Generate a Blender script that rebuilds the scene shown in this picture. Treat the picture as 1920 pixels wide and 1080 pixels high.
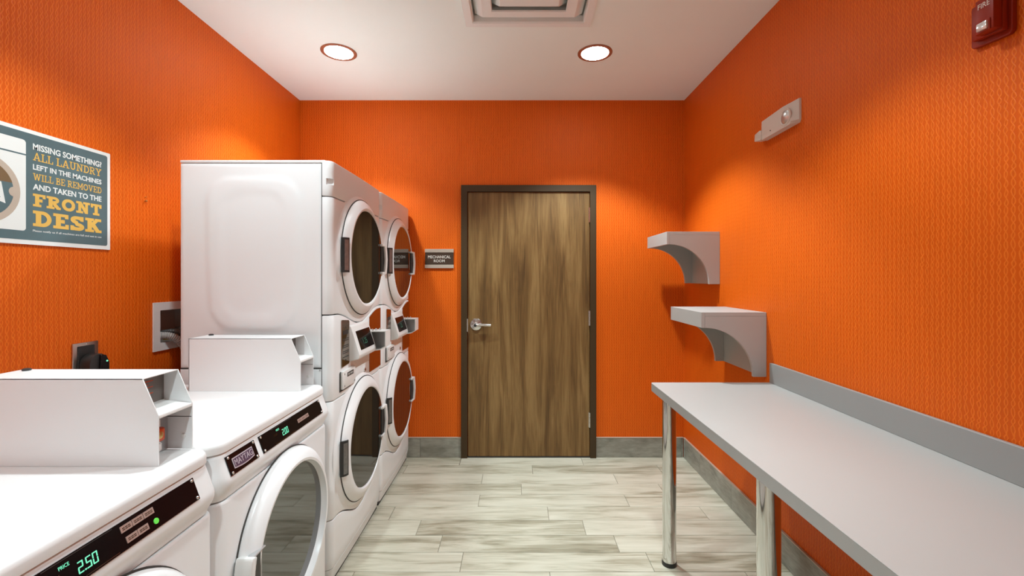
import bpy, bmesh, math, random
from mathutils import Vector, Matrix

random.seed(7)
for o in list(bpy.data.objects):
    bpy.data.objects.remove(o, do_unlink=True)
scene = bpy.context.scene
COL = scene.collection
PI = math.pi

# ------------------------------------------------------------------ camera, world, exposure
F_PX = 840.0
cam_d = bpy.data.cameras.new('camera')
cam_d.sensor_width = 36.0
cam_d.lens = F_PX / 1920 * 36.0
cam_d.shift_x = -7.0 / 1920
cam_d.shift_y = -20.0 / 1920
cam_d.clip_start = 0.02
cam = bpy.data.objects.new('camera', cam_d)
COL.objects.link(cam)
cam.location = (0, 0, 1.382)
cam.rotation_euler = (PI / 2, 0, 0)
scene.camera = cam

world = bpy.data.worlds.new('world')
scene.world = world
world.use_nodes = True
world.node_tree.nodes['Background'].inputs[0].default_value = (0.5, 0.45, 0.4, 1)
world.node_tree.nodes['Background'].inputs[1].default_value = 0.1
scene.view_settings.view_transform = 'Standard'
scene.view_settings.look = 'None'
scene.view_settings.gamma = 1.0
scene.view_settings.use_curve_mapping = False
scene.view_settings.exposure = 0.27
LENS_STRENGTH = 34.0      # glowing downlight lenses
SPOT_WATTS = 112.0         # beam of each downlight
LAMP_COLOR = (0.84, 1.0, 1.04)

# room (metres): camera at x 0, y 0
XL, XR, YB, YF, ZC = -1.661, 1.296, 3.446, -1.25, 2.744


# ------------------------------------------------------------------ materials
def srgb(r, g, b):
    def f(c):
        c /= 255.0
        return c / 12.92 if c <= 0.04045 else ((c + 0.055) / 1.055) ** 2.4
    return (f(r), f(g), f(b), 1.0)


def mat(name, color, rough=0.5, metal=0.0, spec=0.5, ior=None, emit=None, emit_s=0.0,
        noise=0.0, nscale=8.0, bump=0.0, bscale=200.0, coat=0.0):
    m = bpy.data.materials.new(name)
    m.use_nodes = True
    nt = m.node_tree
    b = nt.nodes['Principled BSDF']
    b.inputs['Base Color'].default_value = color
    b.inputs['Roughness'].default_value = rough
    b.inputs['Metallic'].default_value = metal
    b.inputs['Specular IOR Level'].default_value = spec
    b.inputs['Coat Weight'].default_value = coat
    b.inputs['Coat Roughness'].default_value = 0.05
    if ior:
        b.inputs['IOR'].default_value = ior
    if emit:
        b.inputs['Emission Color'].default_value = emit
        b.inputs['Emission Strength'].default_value = emit_s
    tc = nt.nodes.new('ShaderNodeTexCoord')
    if noise > 0:
        n = nt.nodes.new('ShaderNodeTexNoise')
        n.inputs['Scale'].default_value = nscale
        n.inputs['Detail'].default_value = 4
        nt.links.new(tc.outputs['Object'], n.inputs['Vector'])
        mx = nt.nodes.new('ShaderNodeMix')
        mx.data_type = 'RGBA'
        mx.inputs[6].default_value = tuple(c * (1 - noise) for c in color[:3]) + (1,)
        mx.inputs[7].default_value = tuple(min(1, c * (1 + noise)) for c in color[:3]) + (1,)
        nt.links.new(n.outputs['Fac'], mx.inputs[0])
        nt.links.new(mx.outputs[2], b.inputs['Base Color'])
    if bump > 0:
        n2 = nt.nodes.new('ShaderNodeTexNoise')
        n2.inputs['Scale'].default_value = bscale
        n2.inputs['Detail'].default_value = 2
        nt.links.new(tc.outputs['Object'], n2.inputs['Vector'])
        bp = nt.nodes.new('ShaderNodeBump')
        bp.inputs['Strength'].default_value = bump
        bp.inputs['Distance'].default_value = 0.001
        nt.links.new(n2.outputs['Fac'], bp.inputs['Height'])
        nt.links.new(bp.outputs['Normal'], b.inputs['Normal'])
    return m


def math_node(nt, op, a=None, b=None):
    n = nt.nodes.new('ShaderNodeMath')
    n.operation = op
    for i, v in enumerate((a, b)):
        if v is None:
            continue
        if isinstance(v, (int, float)):
            n.inputs[i].default_value = v
        else:
            nt.links.new(v, n.inputs[i])
    return n.outputs[0]


def wallpaper():
    m = bpy.data.materials.new('orange_wallpaper')
    m.use_nodes = True
    nt = m.node_tree
    b = nt.nodes['Principled BSDF']
    tc = nt.nodes.new('ShaderNodeTexCoord')
    sp = nt.nodes.new('ShaderNodeSeparateXYZ')
    # gentle irregularity of the embossed lines
    nz = nt.nodes.new('ShaderNodeTexNoise')
    nz.inputs['Scale'].default_value = 22
    nt.links.new(tc.outputs['Object'], nz.inputs['Vector'])
    nt.links.new(tc.outputs['Object'], sp.inputs[0])
    u = math_node(nt, 'ADD', sp.outputs[0], sp.outputs[1])
    u = math_node(nt, 'DIVIDE', u, 0.0175)
    wob = math_node(nt, 'MULTIPLY', nz.outputs['Fac'], 0.6)
    u = math_node(nt, 'ADD', u, wob)
    v = math_node(nt, 'MULTIPLY', sp.outputs[2], 2 * PI / 0.046)
    v = math_node(nt, 'ADD', v, math_node(nt, 'MULTIPLY', nz.outputs['Fac'], 5.0))
    s = math_node(nt, 'MULTIPLY', math_node(nt, 'SINE', v), 0.25)
    lines = []
    for op in ('ADD', 'SUBTRACT'):
        p = math_node(nt, op, u, s)
        c = math_node(nt, 'COSINE', math_node(nt, 'MULTIPLY', p, 2 * PI))
        c = math_node(nt, 'MAXIMUM', c, 0.0)
        c = math_node(nt, 'POWER', c, 6.0)
        lines.append(c)
    ln = math_node(nt, 'MAXIMUM', lines[0], lines[1])
    mx = nt.nodes.new('ShaderNodeMix')
    mx.data_type = 'RGBA'
    mx.inputs[6].default_value = WALL_A
    mx.inputs[7].default_value = WALL_B
    nt.links.new(ln, mx.inputs[0])
    # vertical shading of the paper strips, very faint
    n2 = nt.nodes.new('ShaderNodeTexNoise')
    n2.inputs['Scale'].default_value = 1.0
    mp = nt.nodes.new('ShaderNodeMapping')
    mp.inputs['Scale'].default_value = (60, 60, 5)
    nt.links.new(tc.outputs['Object'], mp.inputs[0])
    nt.links.new(mp.outputs[0], n2.inputs['Vector'])
    hsv = nt.nodes.new('ShaderNodeHueSaturation')
    val = math_node(nt, 'ADD', math_node(nt, 'MULTIPLY', n2.outputs['Fac'], 0.14), 0.93)
    nt.links.new(val, hsv.inputs['Value'])
    nt.links.new(mx.outputs[2], hsv.inputs['Color'])
    nt.links.new(hsv.outputs[0], b.inputs['Base Color'])
    b.inputs['Roughness'].default_value = 0.5
    b.inputs['Specular IOR Level'].default_value = 0.2
    bp = nt.nodes.new('ShaderNodeBump')
    bp.inputs['Strength'].default_value = 0.5
    bp.inputs['Distance'].default_value = 0.0012
    nt.links.new(ln, bp.inputs['Height'])
    nt.links.new(bp.outputs['Normal'], b.inputs['Normal'])
    return m


def ramp_mat(name, stops, scale, detail=6, rough=0.5, rand=True, distort=0.6, fine=None, spec=0.4, bump=0.15,
             per_tile=0.0):
    """stretched-noise material; scale stretches the noise (wood grain / plank tile)."""
    m = bpy.data.materials.new(name)
    m.use_nodes = True
    nt = m.node_tree
    b = nt.nodes['Principled BSDF']
    tc = nt.nodes.new('ShaderNodeTexCoord')
    mp = nt.nodes.new('ShaderNodeMapping')
    mp.inputs['Scale'].default_value = scale
    nt.links.new(tc.outputs['Object'], mp.inputs[0])
    oi = nt.nodes.new('ShaderNodeObjectInfo')
    vec = mp.outputs[0]
    if rand:
        add = nt.nodes.new('ShaderNodeVectorMath')
        add.operation = 'ADD'
        cmb = nt.nodes.new('ShaderNodeCombineXYZ')
        for i, k in enumerate((37.0, 91.0, 53.0)):
            nt.links.new(math_node(nt, 'MULTIPLY', oi.outputs['Random'], k), cmb.inputs[i])
        nt.links.new(vec, add.inputs[0])
        nt.links.new(cmb.outputs[0], add.inputs[1])
        vec = add.outputs[0]
    n = nt.nodes.new('ShaderNodeTexNoise')
    n.inputs['Scale'].default_value = 1.0
    n.inputs['Detail'].default_value = detail
    n.inputs['Roughness'].default_value = 0.6
    n.inputs['Distortion'].default_value = distort
    nt.links.new(vec, n.inputs['Vector'])
    fac = n.outputs['Fac']
    if fine:
        n3 = nt.nodes.new('ShaderNodeTexNoise')
        n3.inputs['Scale'].default_value = 1.0
        n3.inputs['Detail'].default_value = 3
        mp3 = nt.nodes.new('ShaderNodeMapping')
        mp3.inputs['Scale'].default_value = fine
        nt.links.new(tc.outputs['Object'], mp3.inputs[0])
        nt.links.new(mp3.outputs[0], n3.inputs['Vector'])
        fac = math_node(nt, 'ADD', math_node(nt, 'MULTIPLY', fac, 0.72),
                        math_node(nt, 'MULTIPLY', n3.outputs['Fac'], 0.28))
    if per_tile:
        fac = math_node(nt, 'ADD', fac, math_node(nt, 'MULTIPLY', math_node(nt, 'SUBTRACT', oi.outputs['Random'], 0.5), per_tile))
    r = nt.nodes.new('ShaderNodeValToRGB')
    el = r.color_ramp.elements
    el[0].position, el[0].color = stops[0]
    el[1].position, el[1].color = stops[-1]
    for p, c in stops[1:-1]:
        e = el.new(p)
        e.color = c
    nt.links.new(fac, r.inputs[0])
    nt.links.new(r.outputs[0], b.inputs['Base Color'])
    b.inputs['Roughness'].default_value = rough
    b.inputs['Specular IOR Level'].default_value = spec
    if bump:
        bp = nt.nodes.new('ShaderNodeBump')
        bp.inputs['Strength'].default_value = bump
        bp.inputs['Distance'].default_value = 0.001
        nt.links.new(fac, bp.inputs['Height'])
        nt.links.new(bp.outputs['Normal'], b.inputs['Normal'])
    return m


WALL_A = (0.66, 0.094, 0.002, 1)
WALL_B = (0.80, 0.165, 0.012, 1)

M = {}
M['wall'] = wallpaper()
M['ceiling'] = mat('ceiling_paint', (0.86, 0.90, 0.86, 1), 0.9, spec=0.2, noise=0.02, nscale=3, bump=0.1, bscale=300)
M['front_wall'] = mat('front_wall_paint', (0.74, 0.74, 0.70, 1), 0.7, noise=0.02, nscale=3)
M['grout'] = mat('grout', srgb(140, 132, 115), 0.9, noise=0.1, nscale=40)
M['tile'] = ramp_mat('plank_tile', [(0.28, srgb(126, 119, 99)), (0.40, srgb(164, 156, 135)),
                                    (0.51, srgb(194, 187, 168)), (0.70, srgb(212, 206, 189))],
                     (1.9, 13, 13), 9, 0.38, fine=(6, 110, 110), bump=0.12, distort=0.8, per_tile=0.13)
M['base_tile'] = ramp_mat('baseboard_tile', [(0.3, srgb(112, 110, 98)), (0.5, srgb(148, 146, 134)),
                                             (0.7, srgb(172, 169, 157))],
                          (4, 4, 12), 6, 0.5, fine=(20, 20, 90), bump=0.1, per_tile=0.08)
M['wood'] = ramp_mat('door_wood', [(0.28, srgb(66, 44, 22)), (0.40, srgb(96, 68, 35)), (0.5, srgb(119, 88, 49)),
                                   (0.62, srgb(142, 110, 67)), (0.75, srgb(110, 78, 42))],
                     (11, 3, 0.9), 9, 0.45, rand=False, fine=(170, 10, 5), distort=0.8, spec=0.35)
M['frame_brown'] = mat('door_frame_paint', srgb(66, 49, 28), 0.5, spec=0.3, noise=0.05, nscale=5)
M['chrome_satin'] = mat('satin_chrome', (0.72, 0.70, 0.68, 1), 0.22, 1.0, noise=0.04)
M['chrome'] = mat('polished_chrome', (0.72, 0.72, 0.71, 1), 0.06, 1.0, noise=0.02, nscale=3)
M['white'] = mat('appliance_white', (0.85, 0.845, 0.845, 1), 0.28, spec=0.5, noise=0.012, nscale=4)
M['white_top'] = mat('appliance_top_white', (0.83, 0.81, 0.80, 1), 0.32, spec=0.5, noise=0.01, nscale=4)
M['white_plastic'] = mat('white_plastic', (0.78, 0.76, 0.74, 1), 0.35, noise=0.01)
M['seam'] = mat('seam_dark', (0.05, 0.045, 0.04, 1), 0.7, noise=0.1)
M['glass'] = mat('tinted_glass', (0.018, 0.015, 0.012, 1), 0.03, ior=1.9, noise=0.2, nscale=3)
M['glass_light'] = mat('smoky_glass', (0.03, 0.029, 0.024, 1), 0.035, ior=2.1, noise=0.2, nscale=3)
M['black_gloss'] = mat('black_panel', (0.007, 0.004, 0.004, 1), 0.13, spec=0.18, noise=0.2, nscale=10)
M['black_matte'] = mat('black_plastic', (0.02, 0.019, 0.018, 1), 0.45, noise=0.2, nscale=20)
M['steel_sheet'] = mat('steel_label_sheet', (0.36, 0.31, 0.27, 1), 0.14, 1.0, noise=0.1, nscale=12)
M['grey_metal'] = mat('grey_metal', (0.45, 0.44, 0.44, 1), 0.35, 0.6, noise=0.05)
M['steel_plate'] = mat('brushed_steel', (0.50, 0.45, 0.41, 1), 0.3, 1.0, noise=0.08, nscale=60)
M['laminate'] = mat('grey_laminate', (0.43, 0.41, 0.39, 1), 0.38, spec=0.5, noise=0.015, nscale=5)
M['laminate_edge_shaded'] = mat('grey_laminate_edge_shaded', (0.33, 0.325, 0.31, 1), 0.45, noise=0.02)  # same laminate as the top, darkened for the shade on the edge
M['laminate_splash_shaded'] = mat('splash_laminate_shaded', (0.30, 0.295, 0.285, 1), 0.45, noise=0.02)  # same laminate again, the backsplash's shade mixed into the colour
M['laminate_shelf'] = mat('shelf_laminate', (0.44, 0.43, 0.41, 1), 0.45, noise=0.02)
M['green_led'] = mat('green_display', (0.0, 0.1, 0.05, 1), 0.4, emit=(0.25, 1.0, 0.62, 1), emit_s=0.8, noise=0.01)
M['green_dim'] = mat('green_display_dim', (0.02, 0.1, 0.06, 1), 0.4, emit=(0.2, 0.8, 0.5, 1), emit_s=0.05, noise=0.01)
M['green_btn'] = mat('green_button', srgb(95, 200, 70), 0.4, emit=(0.12, 0.6, 0.1, 1), emit_s=0.3, noise=0.01)
M['btn_label'] = mat('button_label', srgb(165, 135, 125), 0.4, noise=0.05, nscale=60)
M['hinge_metal'] = mat('hinge_metal', (0.20, 0.19, 0.18, 1), 0.35, 0.6, noise=0.3, nscale=80)
M['dark_plate'] = mat('dark_grey_plate', (0.16, 0.14, 0.125, 1), 0.4, noise=0.05)
M['badge'] = mat('badge_silver', (0.62, 0.55, 0.60, 1), 0.3, 0.3, noise=0.05)
M['badge_dark'] = mat('badge_enamel', (0.09, 0.055, 0.09, 1), 0.3, noise=0.1)
M['ink'] = mat('dark_print', (0.03, 0.028, 0.027, 1), 0.5, noise=0.1)
M['bronze'] = mat('bronze_trim', srgb(158, 92, 62), 0.5, 0.0, noise=0.05)
M['lens'] = mat('lit_lens', (0.9, 0.9, 0.9, 1), 0.5, emit=LAMP_COLOR + (1,), emit_s=LENS_STRENGTH, noise=0.001)
M['vent'] = mat('vent_paint', (0.82, 0.81, 0.78, 1), 0.6, noise=0.02)
M['duct'] = mat('duct_dark', (0.66, 0.64, 0.60, 1), 0.8, noise=0.1)
M['teal'] = mat('poster_teal', srgb(84, 106, 110), 0.35, noise=0.22, nscale=9)
M['poster_white'] = mat('poster_white', srgb(232, 232, 228), 0.35, noise=0.01)
M['poster_yellow'] = mat('poster_yellow', srgb(226, 178, 84), 0.45, noise=0.03)
M['poster_taupe'] = mat('poster_taupe', srgb(190, 172, 155), 0.45, noise=0.02)
M['poster_brown'] = mat('poster_brown', srgb(118, 92, 62), 0.45, noise=0.05)
M['sign_brown'] = mat('sign_brown', srgb(66, 48, 36), 0.4, noise=0.1)
M['sign_metal'] = mat('sign_metal', srgb(196, 180, 165), 0.35, 0.3, noise=0.05)
M['sign_text'] = mat('sign_lettering', srgb(225, 215, 205), 0.5, noise=0.01)
M['red'] = mat('alarm_red', (0.28, 0.018, 0.004, 1), 0.4, spec=0.3, noise=0.05)
M['strobe'] = mat('strobe_lens', (0.75, 0.74, 0.72, 1), 0.15, 0.5, noise=0.4, nscale=90)
M['copper_red'] = mat('coin_button_orange', srgb(196, 74, 28), 0.25, 0.2, noise=0.1)
M['fixture'] = mat('fixture_white', srgb(214, 198, 186), 0.45, noise=0.02)
M['reflector'] = mat('lamp_reflector', (0.62, 0.62, 0.60, 1), 0.28, 0.7, noise=0.1)
M['hose_grey'] = mat('hose_grey', (0.38, 0.36, 0.34, 1), 0.5, noise=0.1)
M['hose_braid'] = mat('hose_dark', (0.10, 0.095, 0.09, 1), 0.4, 0.3, noise=0.3, nscale=200)
M['recess'] = mat('recess_grey', (0.42, 0.37, 0.34, 1), 0.6, noise=0.05)
M['brass'] = mat('brass', (0.6, 0.42, 0.15, 1), 0.3, 0.9, noise=0.1)
M['rubber'] = mat('rubber_black', (0.02, 0.02, 0.02, 1), 0.6, noise=0.2)


# ------------------------------------------------------------------ mesh helpers
def bx(bm, x0, x1, y0, y1, z0, z1, bev=0.0, seg=2):
    t = bmesh.new()
    bmesh.ops.create_cube(t, size=1.0)
    for v in t.verts:
        v.co = Vector((x0 + (v.co.x + .5) * (x1 - x0), y0 + (v.co.y + .5) * (y1 - y0), z0 + (v.co.z + .5) * (z1 - z0)))
    if bev > 0:
        bmesh.ops.bevel(t, geom=list(t.edges), offset=bev, segments=seg, affect='EDGES', profile=0.5)
    merge(bm, t)
    return bm


def merge(bm, t):
    vm = {}
    for v in t.verts:
        vm[v] = bm.verts.new(v.co)
    for f in t.faces:
        try:
            bm.faces.new([vm[v] for v in f.verts])
        except ValueError:
            pass
    t.free()


def prism(bm, pts, axis, a, b, bev=0.0, seg=2):
    """polygon pts in the two other axes, extruded along axis from a to b."""
    t = bmesh.new()

    def P(p, w):
        if axis == 'x':
            return (w, p[0], p[1])
        if axis == 'y':
            return (p[0], w, p[1])
        return (p[0], p[1], w)
    v0 = [t.verts.new(P(p, a)) for p in pts]
    v1 = [t.verts.new(P(p, b)) for p in pts]
    n = len(pts)
    t.faces.new(v0)
    t.faces.new(v1[::-1])
    for i in range(n):
        t.faces.new((v0[i], v1[i], v1[(i + 1) % n], v0[(i + 1) % n]))
    bmesh.ops.recalc_face_normals(t, faces=t.faces)
    if bev > 0:
        bmesh.ops.bevel(t, geom=list(t.edges), offset=bev, segments=seg, affect='EDGES', profile=0.5, clamp_overlap=True)
    merge(bm, t)
    return bm


def lathe(bm, prof, center, axis='x', n=64, closed=True):
    """prof: list of (r, h) along axis through center."""
    cx, cy, cz = center
    rings = []
    for r, h in prof:
        if r < 1e-6:
            p = {'x': (cx + h, cy, cz), 'y': (cx, cy + h, cz), 'z': (cx, cy, cz + h)}[axis]
            rings.append([bm.verts.new(p)])
            continue
        ring = []
        for i in range(n):
            a = 2 * PI * i / n
            c, s = r * math.cos(a), r * math.sin(a)
            p = {'x': (cx + h, cy + c, cz + s), 'y': (cx + c, cy + h, cz + s), 'z': (cx + c, cy + s, cz + h)}[axis]
            ring.append(bm.verts.new(p))
        rings.append(ring)
    for a, b in zip(rings, rings[1:]):
        for i in range(n):
            j = (i + 1) % n
            if len(a) == 1 and len(b) == 1:
                continue
            if len(a) == 1:
                bm.faces.new((a[0], b[i], b[j]))
            elif len(b) == 1:
                bm.faces.new((a[i], a[j], b[0]))
            else:
                bm.faces.new((a[i], a[j], b[j], b[i]))
    if closed:
        for r in (rings[0], rings[-1]):
            if len(r) > 1:
                bm.faces.new(r)
    return bm


def tube(bm, pts, rad, n=10, ribs=None):
    pts = [Vector(p) for p in pts]
    rings = []
    for i, p in enumerate(pts):
        d = (pts[min(i + 1, len(pts) - 1)] - pts[max(i - 1, 0)]).normalized()
        up = Vector((0, 0, 1)) if abs(d.z) < 0.95 else Vector((1, 0, 0))
        u = d.cross(up).normalized()
        w = d.cross(u).normalized()
        r = rad * (1 + (ribs if (ribs and i % 2) else 0))
        rings.append([bm.verts.new(p + u * r * math.cos(2 * PI * k / n) + w * r * math.sin(2 * PI * k / n)) for k in range(n)])
    for a, b in zip(rings, rings[1:]):
        for k in range(n):
            bm.faces.new((a[k], a[(k + 1) % n], b[(k + 1) % n], b[k]))
    bm.faces.new(rings[0])
    bm.faces.new(rings[-1][::-1])
    return bm


def bez(p0, p1, p2, p3, n=24):
    out = []
    for i in range(n + 1):
        t = i / n
        out.append(Vector(p0) * (1 - t) ** 3 + Vector(p1) * 3 * t * (1 - t) ** 2 + Vector(p2) * 3 * t * t * (1 - t) + Vector(p3) * t ** 3)
    return out


def obj(name, bm, m, parent=None, loc=None, smooth=True, kind=None, label=None, recalc=True):
    if recalc:
        bmesh.ops.recalc_face_normals(bm, faces=bm.faces)
    me = bpy.data.meshes.new(name)
    bm.to_mesh(me)
    bm.free()
    if smooth:
        for p in me.polygons:
            p.use_smooth = True
        me.set_sharp_from_angle(angle=math.radians(32))
    me.materials.append(m)
    o = bpy.data.objects.new(name, me)
    COL.objects.link(o)
    if parent:
        o.parent = parent
    if loc:
        o.location = loc
    if kind:
        o['kind'] = kind
    if label:
        o['label'] = label
    return o


def thing(name, label, cat, loc=(0, 0, 0), group=None):
    o = bpy.data.objects.new(name, None)
    o.empty_display_size = 0.1
    COL.objects.link(o)
    o.location = loc
    o['label'] = label
    o['category'] = cat
    if group:
        o['group'] = group
    return o


def copy_tree(o, parent=None):
    c = o.copy()
    COL.objects.link(c)
    if parent:
        c.parent = parent
    for ch in list(o.children):
        copy_tree(ch, c)
    return c


def NB():
    return bmesh.new()


def text_into(bm, body, w, h, O, U, V, thick=0.0006, bold=0.0, spacing=1.0, keep=False):
    """fit the text into a w x h box whose lower-left corner is O, U right, V up (unit vectors)."""
    cu = bpy.data.curves.new('tmp', 'FONT')
    cu.body = body
    cu.size = 1.0
    cu.offset = bold
    cu.space_character = spacing
    cu.resolution_u = 3
    cu.extrude = 0.0
    to = bpy.data.objects.new('tmp', cu)
    COL.objects.link(to)
    dg = bpy.context.evaluated_depsgraph_get()
    me = bpy.data.meshes.new_from_object(to.evaluated_get(dg))
    t = bmesh.new()
    t.from_mesh(me)
    bpy.data.objects.remove(to, do_unlink=True)
    bpy.data.curves.remove(cu)
    bpy.data.meshes.remove(me)
    xs = [v.co.x for v in t.verts]
    ys = [v.co.y for v in t.verts]
    x0, x1, y0, y1 = min(xs), max(xs), min(ys), max(ys)
    sx = w / (x1 - x0)
    sy = h / (y1 - y0)
    if keep:
        sx = sy = min(sx, sy)
    O, U, V = Vector(O), Vector(U), Vector(V)
    N = U.cross(V).normalized()
    ox = (w - sx * (x1 - x0)) / 2
    geo = bmesh.ops.extrude_face_region(t, geom=list(t.faces))
    top = {v for v in geo['geom'] if isinstance(v, bmesh.types.BMVert)}
    for v in t.verts:
        zz = thick if v in top else 0.0
        v.co = O + U * ((v.co.x - x0) * sx + ox) + V * ((v.co.y - y0) * sy) + N * zz
    merge(bm, t)


def slab_into(bm, body, w, h, O, U, V, thick, t=0.2, st=0.13, e=0.17):
    """slab-serif capitals drawn with flat strokes of width t, serifs st thick reaching e beyond each stem."""
    O, U, V = Vector(O), Vector(U), Vector(V)
    N = U.cross(V).normalized()
    H = t / 2

    def arc(cx, cy, rx, ry, a0, a1, n=14):
        return [(cx + rx * math.cos(math.radians(a0 + (a1 - a0) * i / n)), cy + ry * math.sin(math.radians(a0 + (a1 - a0) * i / n))) for i in range(n + 1)]

    def S(x, y):      # serif
        yy = st / 2 if y == 0 else 1 - st / 2
        return ([(x - H - e * .8, yy), (x + H + e * .8, yy)], st)

    def vert(x, a=0.0, b=1.0): return ([(x, a), (x, b)], t)
    def bar(x0, x1, y): return ([(x0, y), (x1, y)], st)
    x0 = H + e * .8
    b0, b1 = st / 2, 1 - st / 2
    G = {
        'I': (2 * x0, [vert(x0), S(x0, 0), S(x0, 1)]),
        'L': (.80, [vert(x0), S(x0, 1), bar(0, .80, b0), ([(.80 - st / 2, 0), (.80 - st / 2, .34)], st)]),
        'E': (.86, [vert(x0), bar(0, .84, b0), bar(0, .82, b1), bar(x0, .62, .5), ([(.84 - st / 2, 0), (.84 - st / 2, .32)], st),
                    ([(.82 - st / 2, 1), (.82 - st / 2, .70)], st), ([(.62 - st / 2, .38), (.62 - st / 2, .62)], st)]),
        'F': (.82, [vert(x0), S(x0, 0), bar(0, .82, b1), bar(x0, .62, .5), ([(.82 - st / 2, 1), (.82 - st / 2, .68)], st), ([(.62 - st / 2, .38), (.62 - st / 2, .62)], st)]),
        'T': (.90, [vert(.45), S(.45, 0), bar(0, .90, b1), ([(st / 2, 1), (st / 2, .66)], st), ([(.90 - st / 2, 1), (.90 - st / 2, .66)], st)]),
        'D': (.95, [vert(x0), bar(0, x0, b0), bar(0, x0, b1), ([(x0, b1)] + arc(.42, .5, .53 - H, b1 - .5, 90, -90) + [(x0, b0)], t * .86)]),
        'O': (1.0, [(arc(.5, .5, .5 - H, .5 - H * .86, 0, 360, 30), t * .95)]),
        'R': (.98, [vert(x0), S(x0, 0), bar(0, x0, b1), ([(x0, b1)] + arc(.48, .73, .28, .27 - st / 2, 90, -90) + [(x0, .46)], t * .8),
                    ([(.50, .46), (.80, st * .5)], t), bar(.70, .98, b0)]),
        'B': (.88, [vert(x0), bar(0, x0, b0), bar(0, x0, b1), ([(x0, b1)] + arc(.46, .745, .26, .255 - st / 2, 90, -90) + [(x0, .50)], t * .75),
                    ([(x0, .52)] + arc(.48, .275, .31, .275 - st / 2, 90, -90) + [(x0, b0)], t * .75)]),
        'N': (1.08, [([(x0, 0), (x0, 1)], t * .8), ([(1.08 - x0, 0), (1.08 - x0, 1)], t * .8), ([(x0, 1 - .02), (1.08 - x0, .04)], t), S(x0, 0), bar(0, x0, b1), S(1.08 - x0, 1)]),
        'U': (1.02, [([(x0, 1)] + arc(.51, .38, .51 - x0, .38 - st * .5, 180, 360) + [(1.02 - x0, 1)], t * .9), S(x0, 1), S(1.02 - x0, 1)]),
        'Y': (1.06, [([(x0 - .05, 1), (.53, .45)], t), ([(1.06 - x0 + .05, 1), (.53, .45)], t * .85), ([(.53, 0), (.53, .5)], t), S(.53, 0), S(x0 - .03, 1), S(1.03 - x0 + .03, 1)]),
        'V': (1.06, [([(x0 - .03, 1), (.53, .03)], t), ([(1.06 - x0 + .03, 1), (.53, .03)], t * .85), S(x0 - .03, 1), S(1.06 - x0 + .03, 1)]),
        'W': (1.46, [([(x0 - .03, 1), (.46, .03)], t), ([(.46, .03), (.73, .95)], t * .85), ([(.73, .95), (1.0, .03)], t), ([(1.0, .03), (1.49 - x0, 1)], t * .85),
                     S(x0 - .03, 1), S(1.46 - x0 + .03, 1)]),
        'M': (1.28, [([(x0, 0), (x0, 1)], t * .85), ([(1.28 - x0, 0), (1.28 - x0, 1)], t), ([(x0, 1), (.64, .25)], t), ([(1.28 - x0, 1), (.64, .25)], t * .85),
                     S(x0, 0), S(1.28 - x0, 0), bar(0, x0, b1), bar(1.28 - x0, 1.28, b1)]),
        'A': (1.06, [([(x0 - .05, 0), (.53, .98)], t * .85), ([(1.06 - x0 + .05, 0), (.53, .98)], t), bar(.28, .78, .33), S(x0 - .04, 0), S(1.06 - x0 + .04, 0)]),
        'K': (1.02, [vert(x0), S(x0, 0), S(x0, 1), ([(x0 + .05, .42), (.76, .95)], t * .85), ([(.46, .58), (.80, .05)], t), bar(.60, 1.0, b1), bar(.64, 1.02, b0)]),
        'S': (.80, [(arc(.40, .735, .27, .265 - H * .8, 20, 270, 16)[:-1] + arc(.40, .265, .29, .265 - H * .8, 90, -160, 16), t * .9),
                    ([(.67, .66), (.67, 1)], st), ([(.10, 0), (.10, .34)], st)]),
    }
    x = 0.0
    quads = []
    for ch in body:
        if ch == ' ':
            x += .42
            continue
        wl, strokes = G[ch]
        for pts, tk in strokes:
            L, R = [], []
            for i, p in enumerate(pts):
                a = Vector(pts[max(i - 1, 0)]); b = Vector(pts[min(i + 1, len(pts) - 1)])
                d = (b - a).normalized()
                nn = Vector((-d.y, d.x)) * tk / 2
                L.append((x + p[0] + nn.x, p[1] + nn.y)); R.append((x + p[0] - nn.x, p[1] - nn.y))
            for i in range(len(pts) - 1):
                quads.append((R[i], R[i + 1], L[i + 1], L[i]))
        x += wl + .07
    tot = x - .07
    for k, q in enumerate(quads):
        q = [(min(max(a, 0), tot), min(max(b, 0), 1)) for a, b in q]
        th = thick + (k % 5) * 0.00001
        lo = [bm.verts.new(O + U * (a / tot * w) + V * (b * h)) for a, b in q]
        hi = [bm.verts.new(O + U * (a / tot * w) + V * (b * h) + N * th) for a, b in q]
        bm.faces.new(hi)
        for i in range(4):
            bm.faces.new((lo[i], lo[(i + 1) % 4], hi[(i + 1) % 4], hi[i]))


def boolean_cut(o, cutter_bm):
    me = bpy.data.meshes.new('cut')
    bmesh.ops.recalc_face_normals(cutter_bm, faces=cutter_bm.faces)
    cutter_bm.to_mesh(me)
    cutter_bm.free()
    c = bpy.data.objects.new('cut', me)
    COL.objects.link(c)
    md = o.modifiers.new('b', 'BOOLEAN')
    md.object = c
    md.operation = 'DIFFERENCE'
    md.solver = 'EXACT'
    c.matrix_world = o.matrix_world.copy()
    bpy.context.view_layer.update()
    c.matrix_world = o.matrix_world.copy()
    dg = bpy.context.evaluated_depsgraph_get()
    new = bpy.data.meshes.new_from_object(o.evaluated_get(dg))
    o.modifiers.clear()
    o.data = new
    for p in new.polygons:
        p.use_smooth = True
    new.set_sharp_from_angle(angle=math.radians(32))
    bpy.data.objects.remove(c, do_unlink=True)


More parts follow.
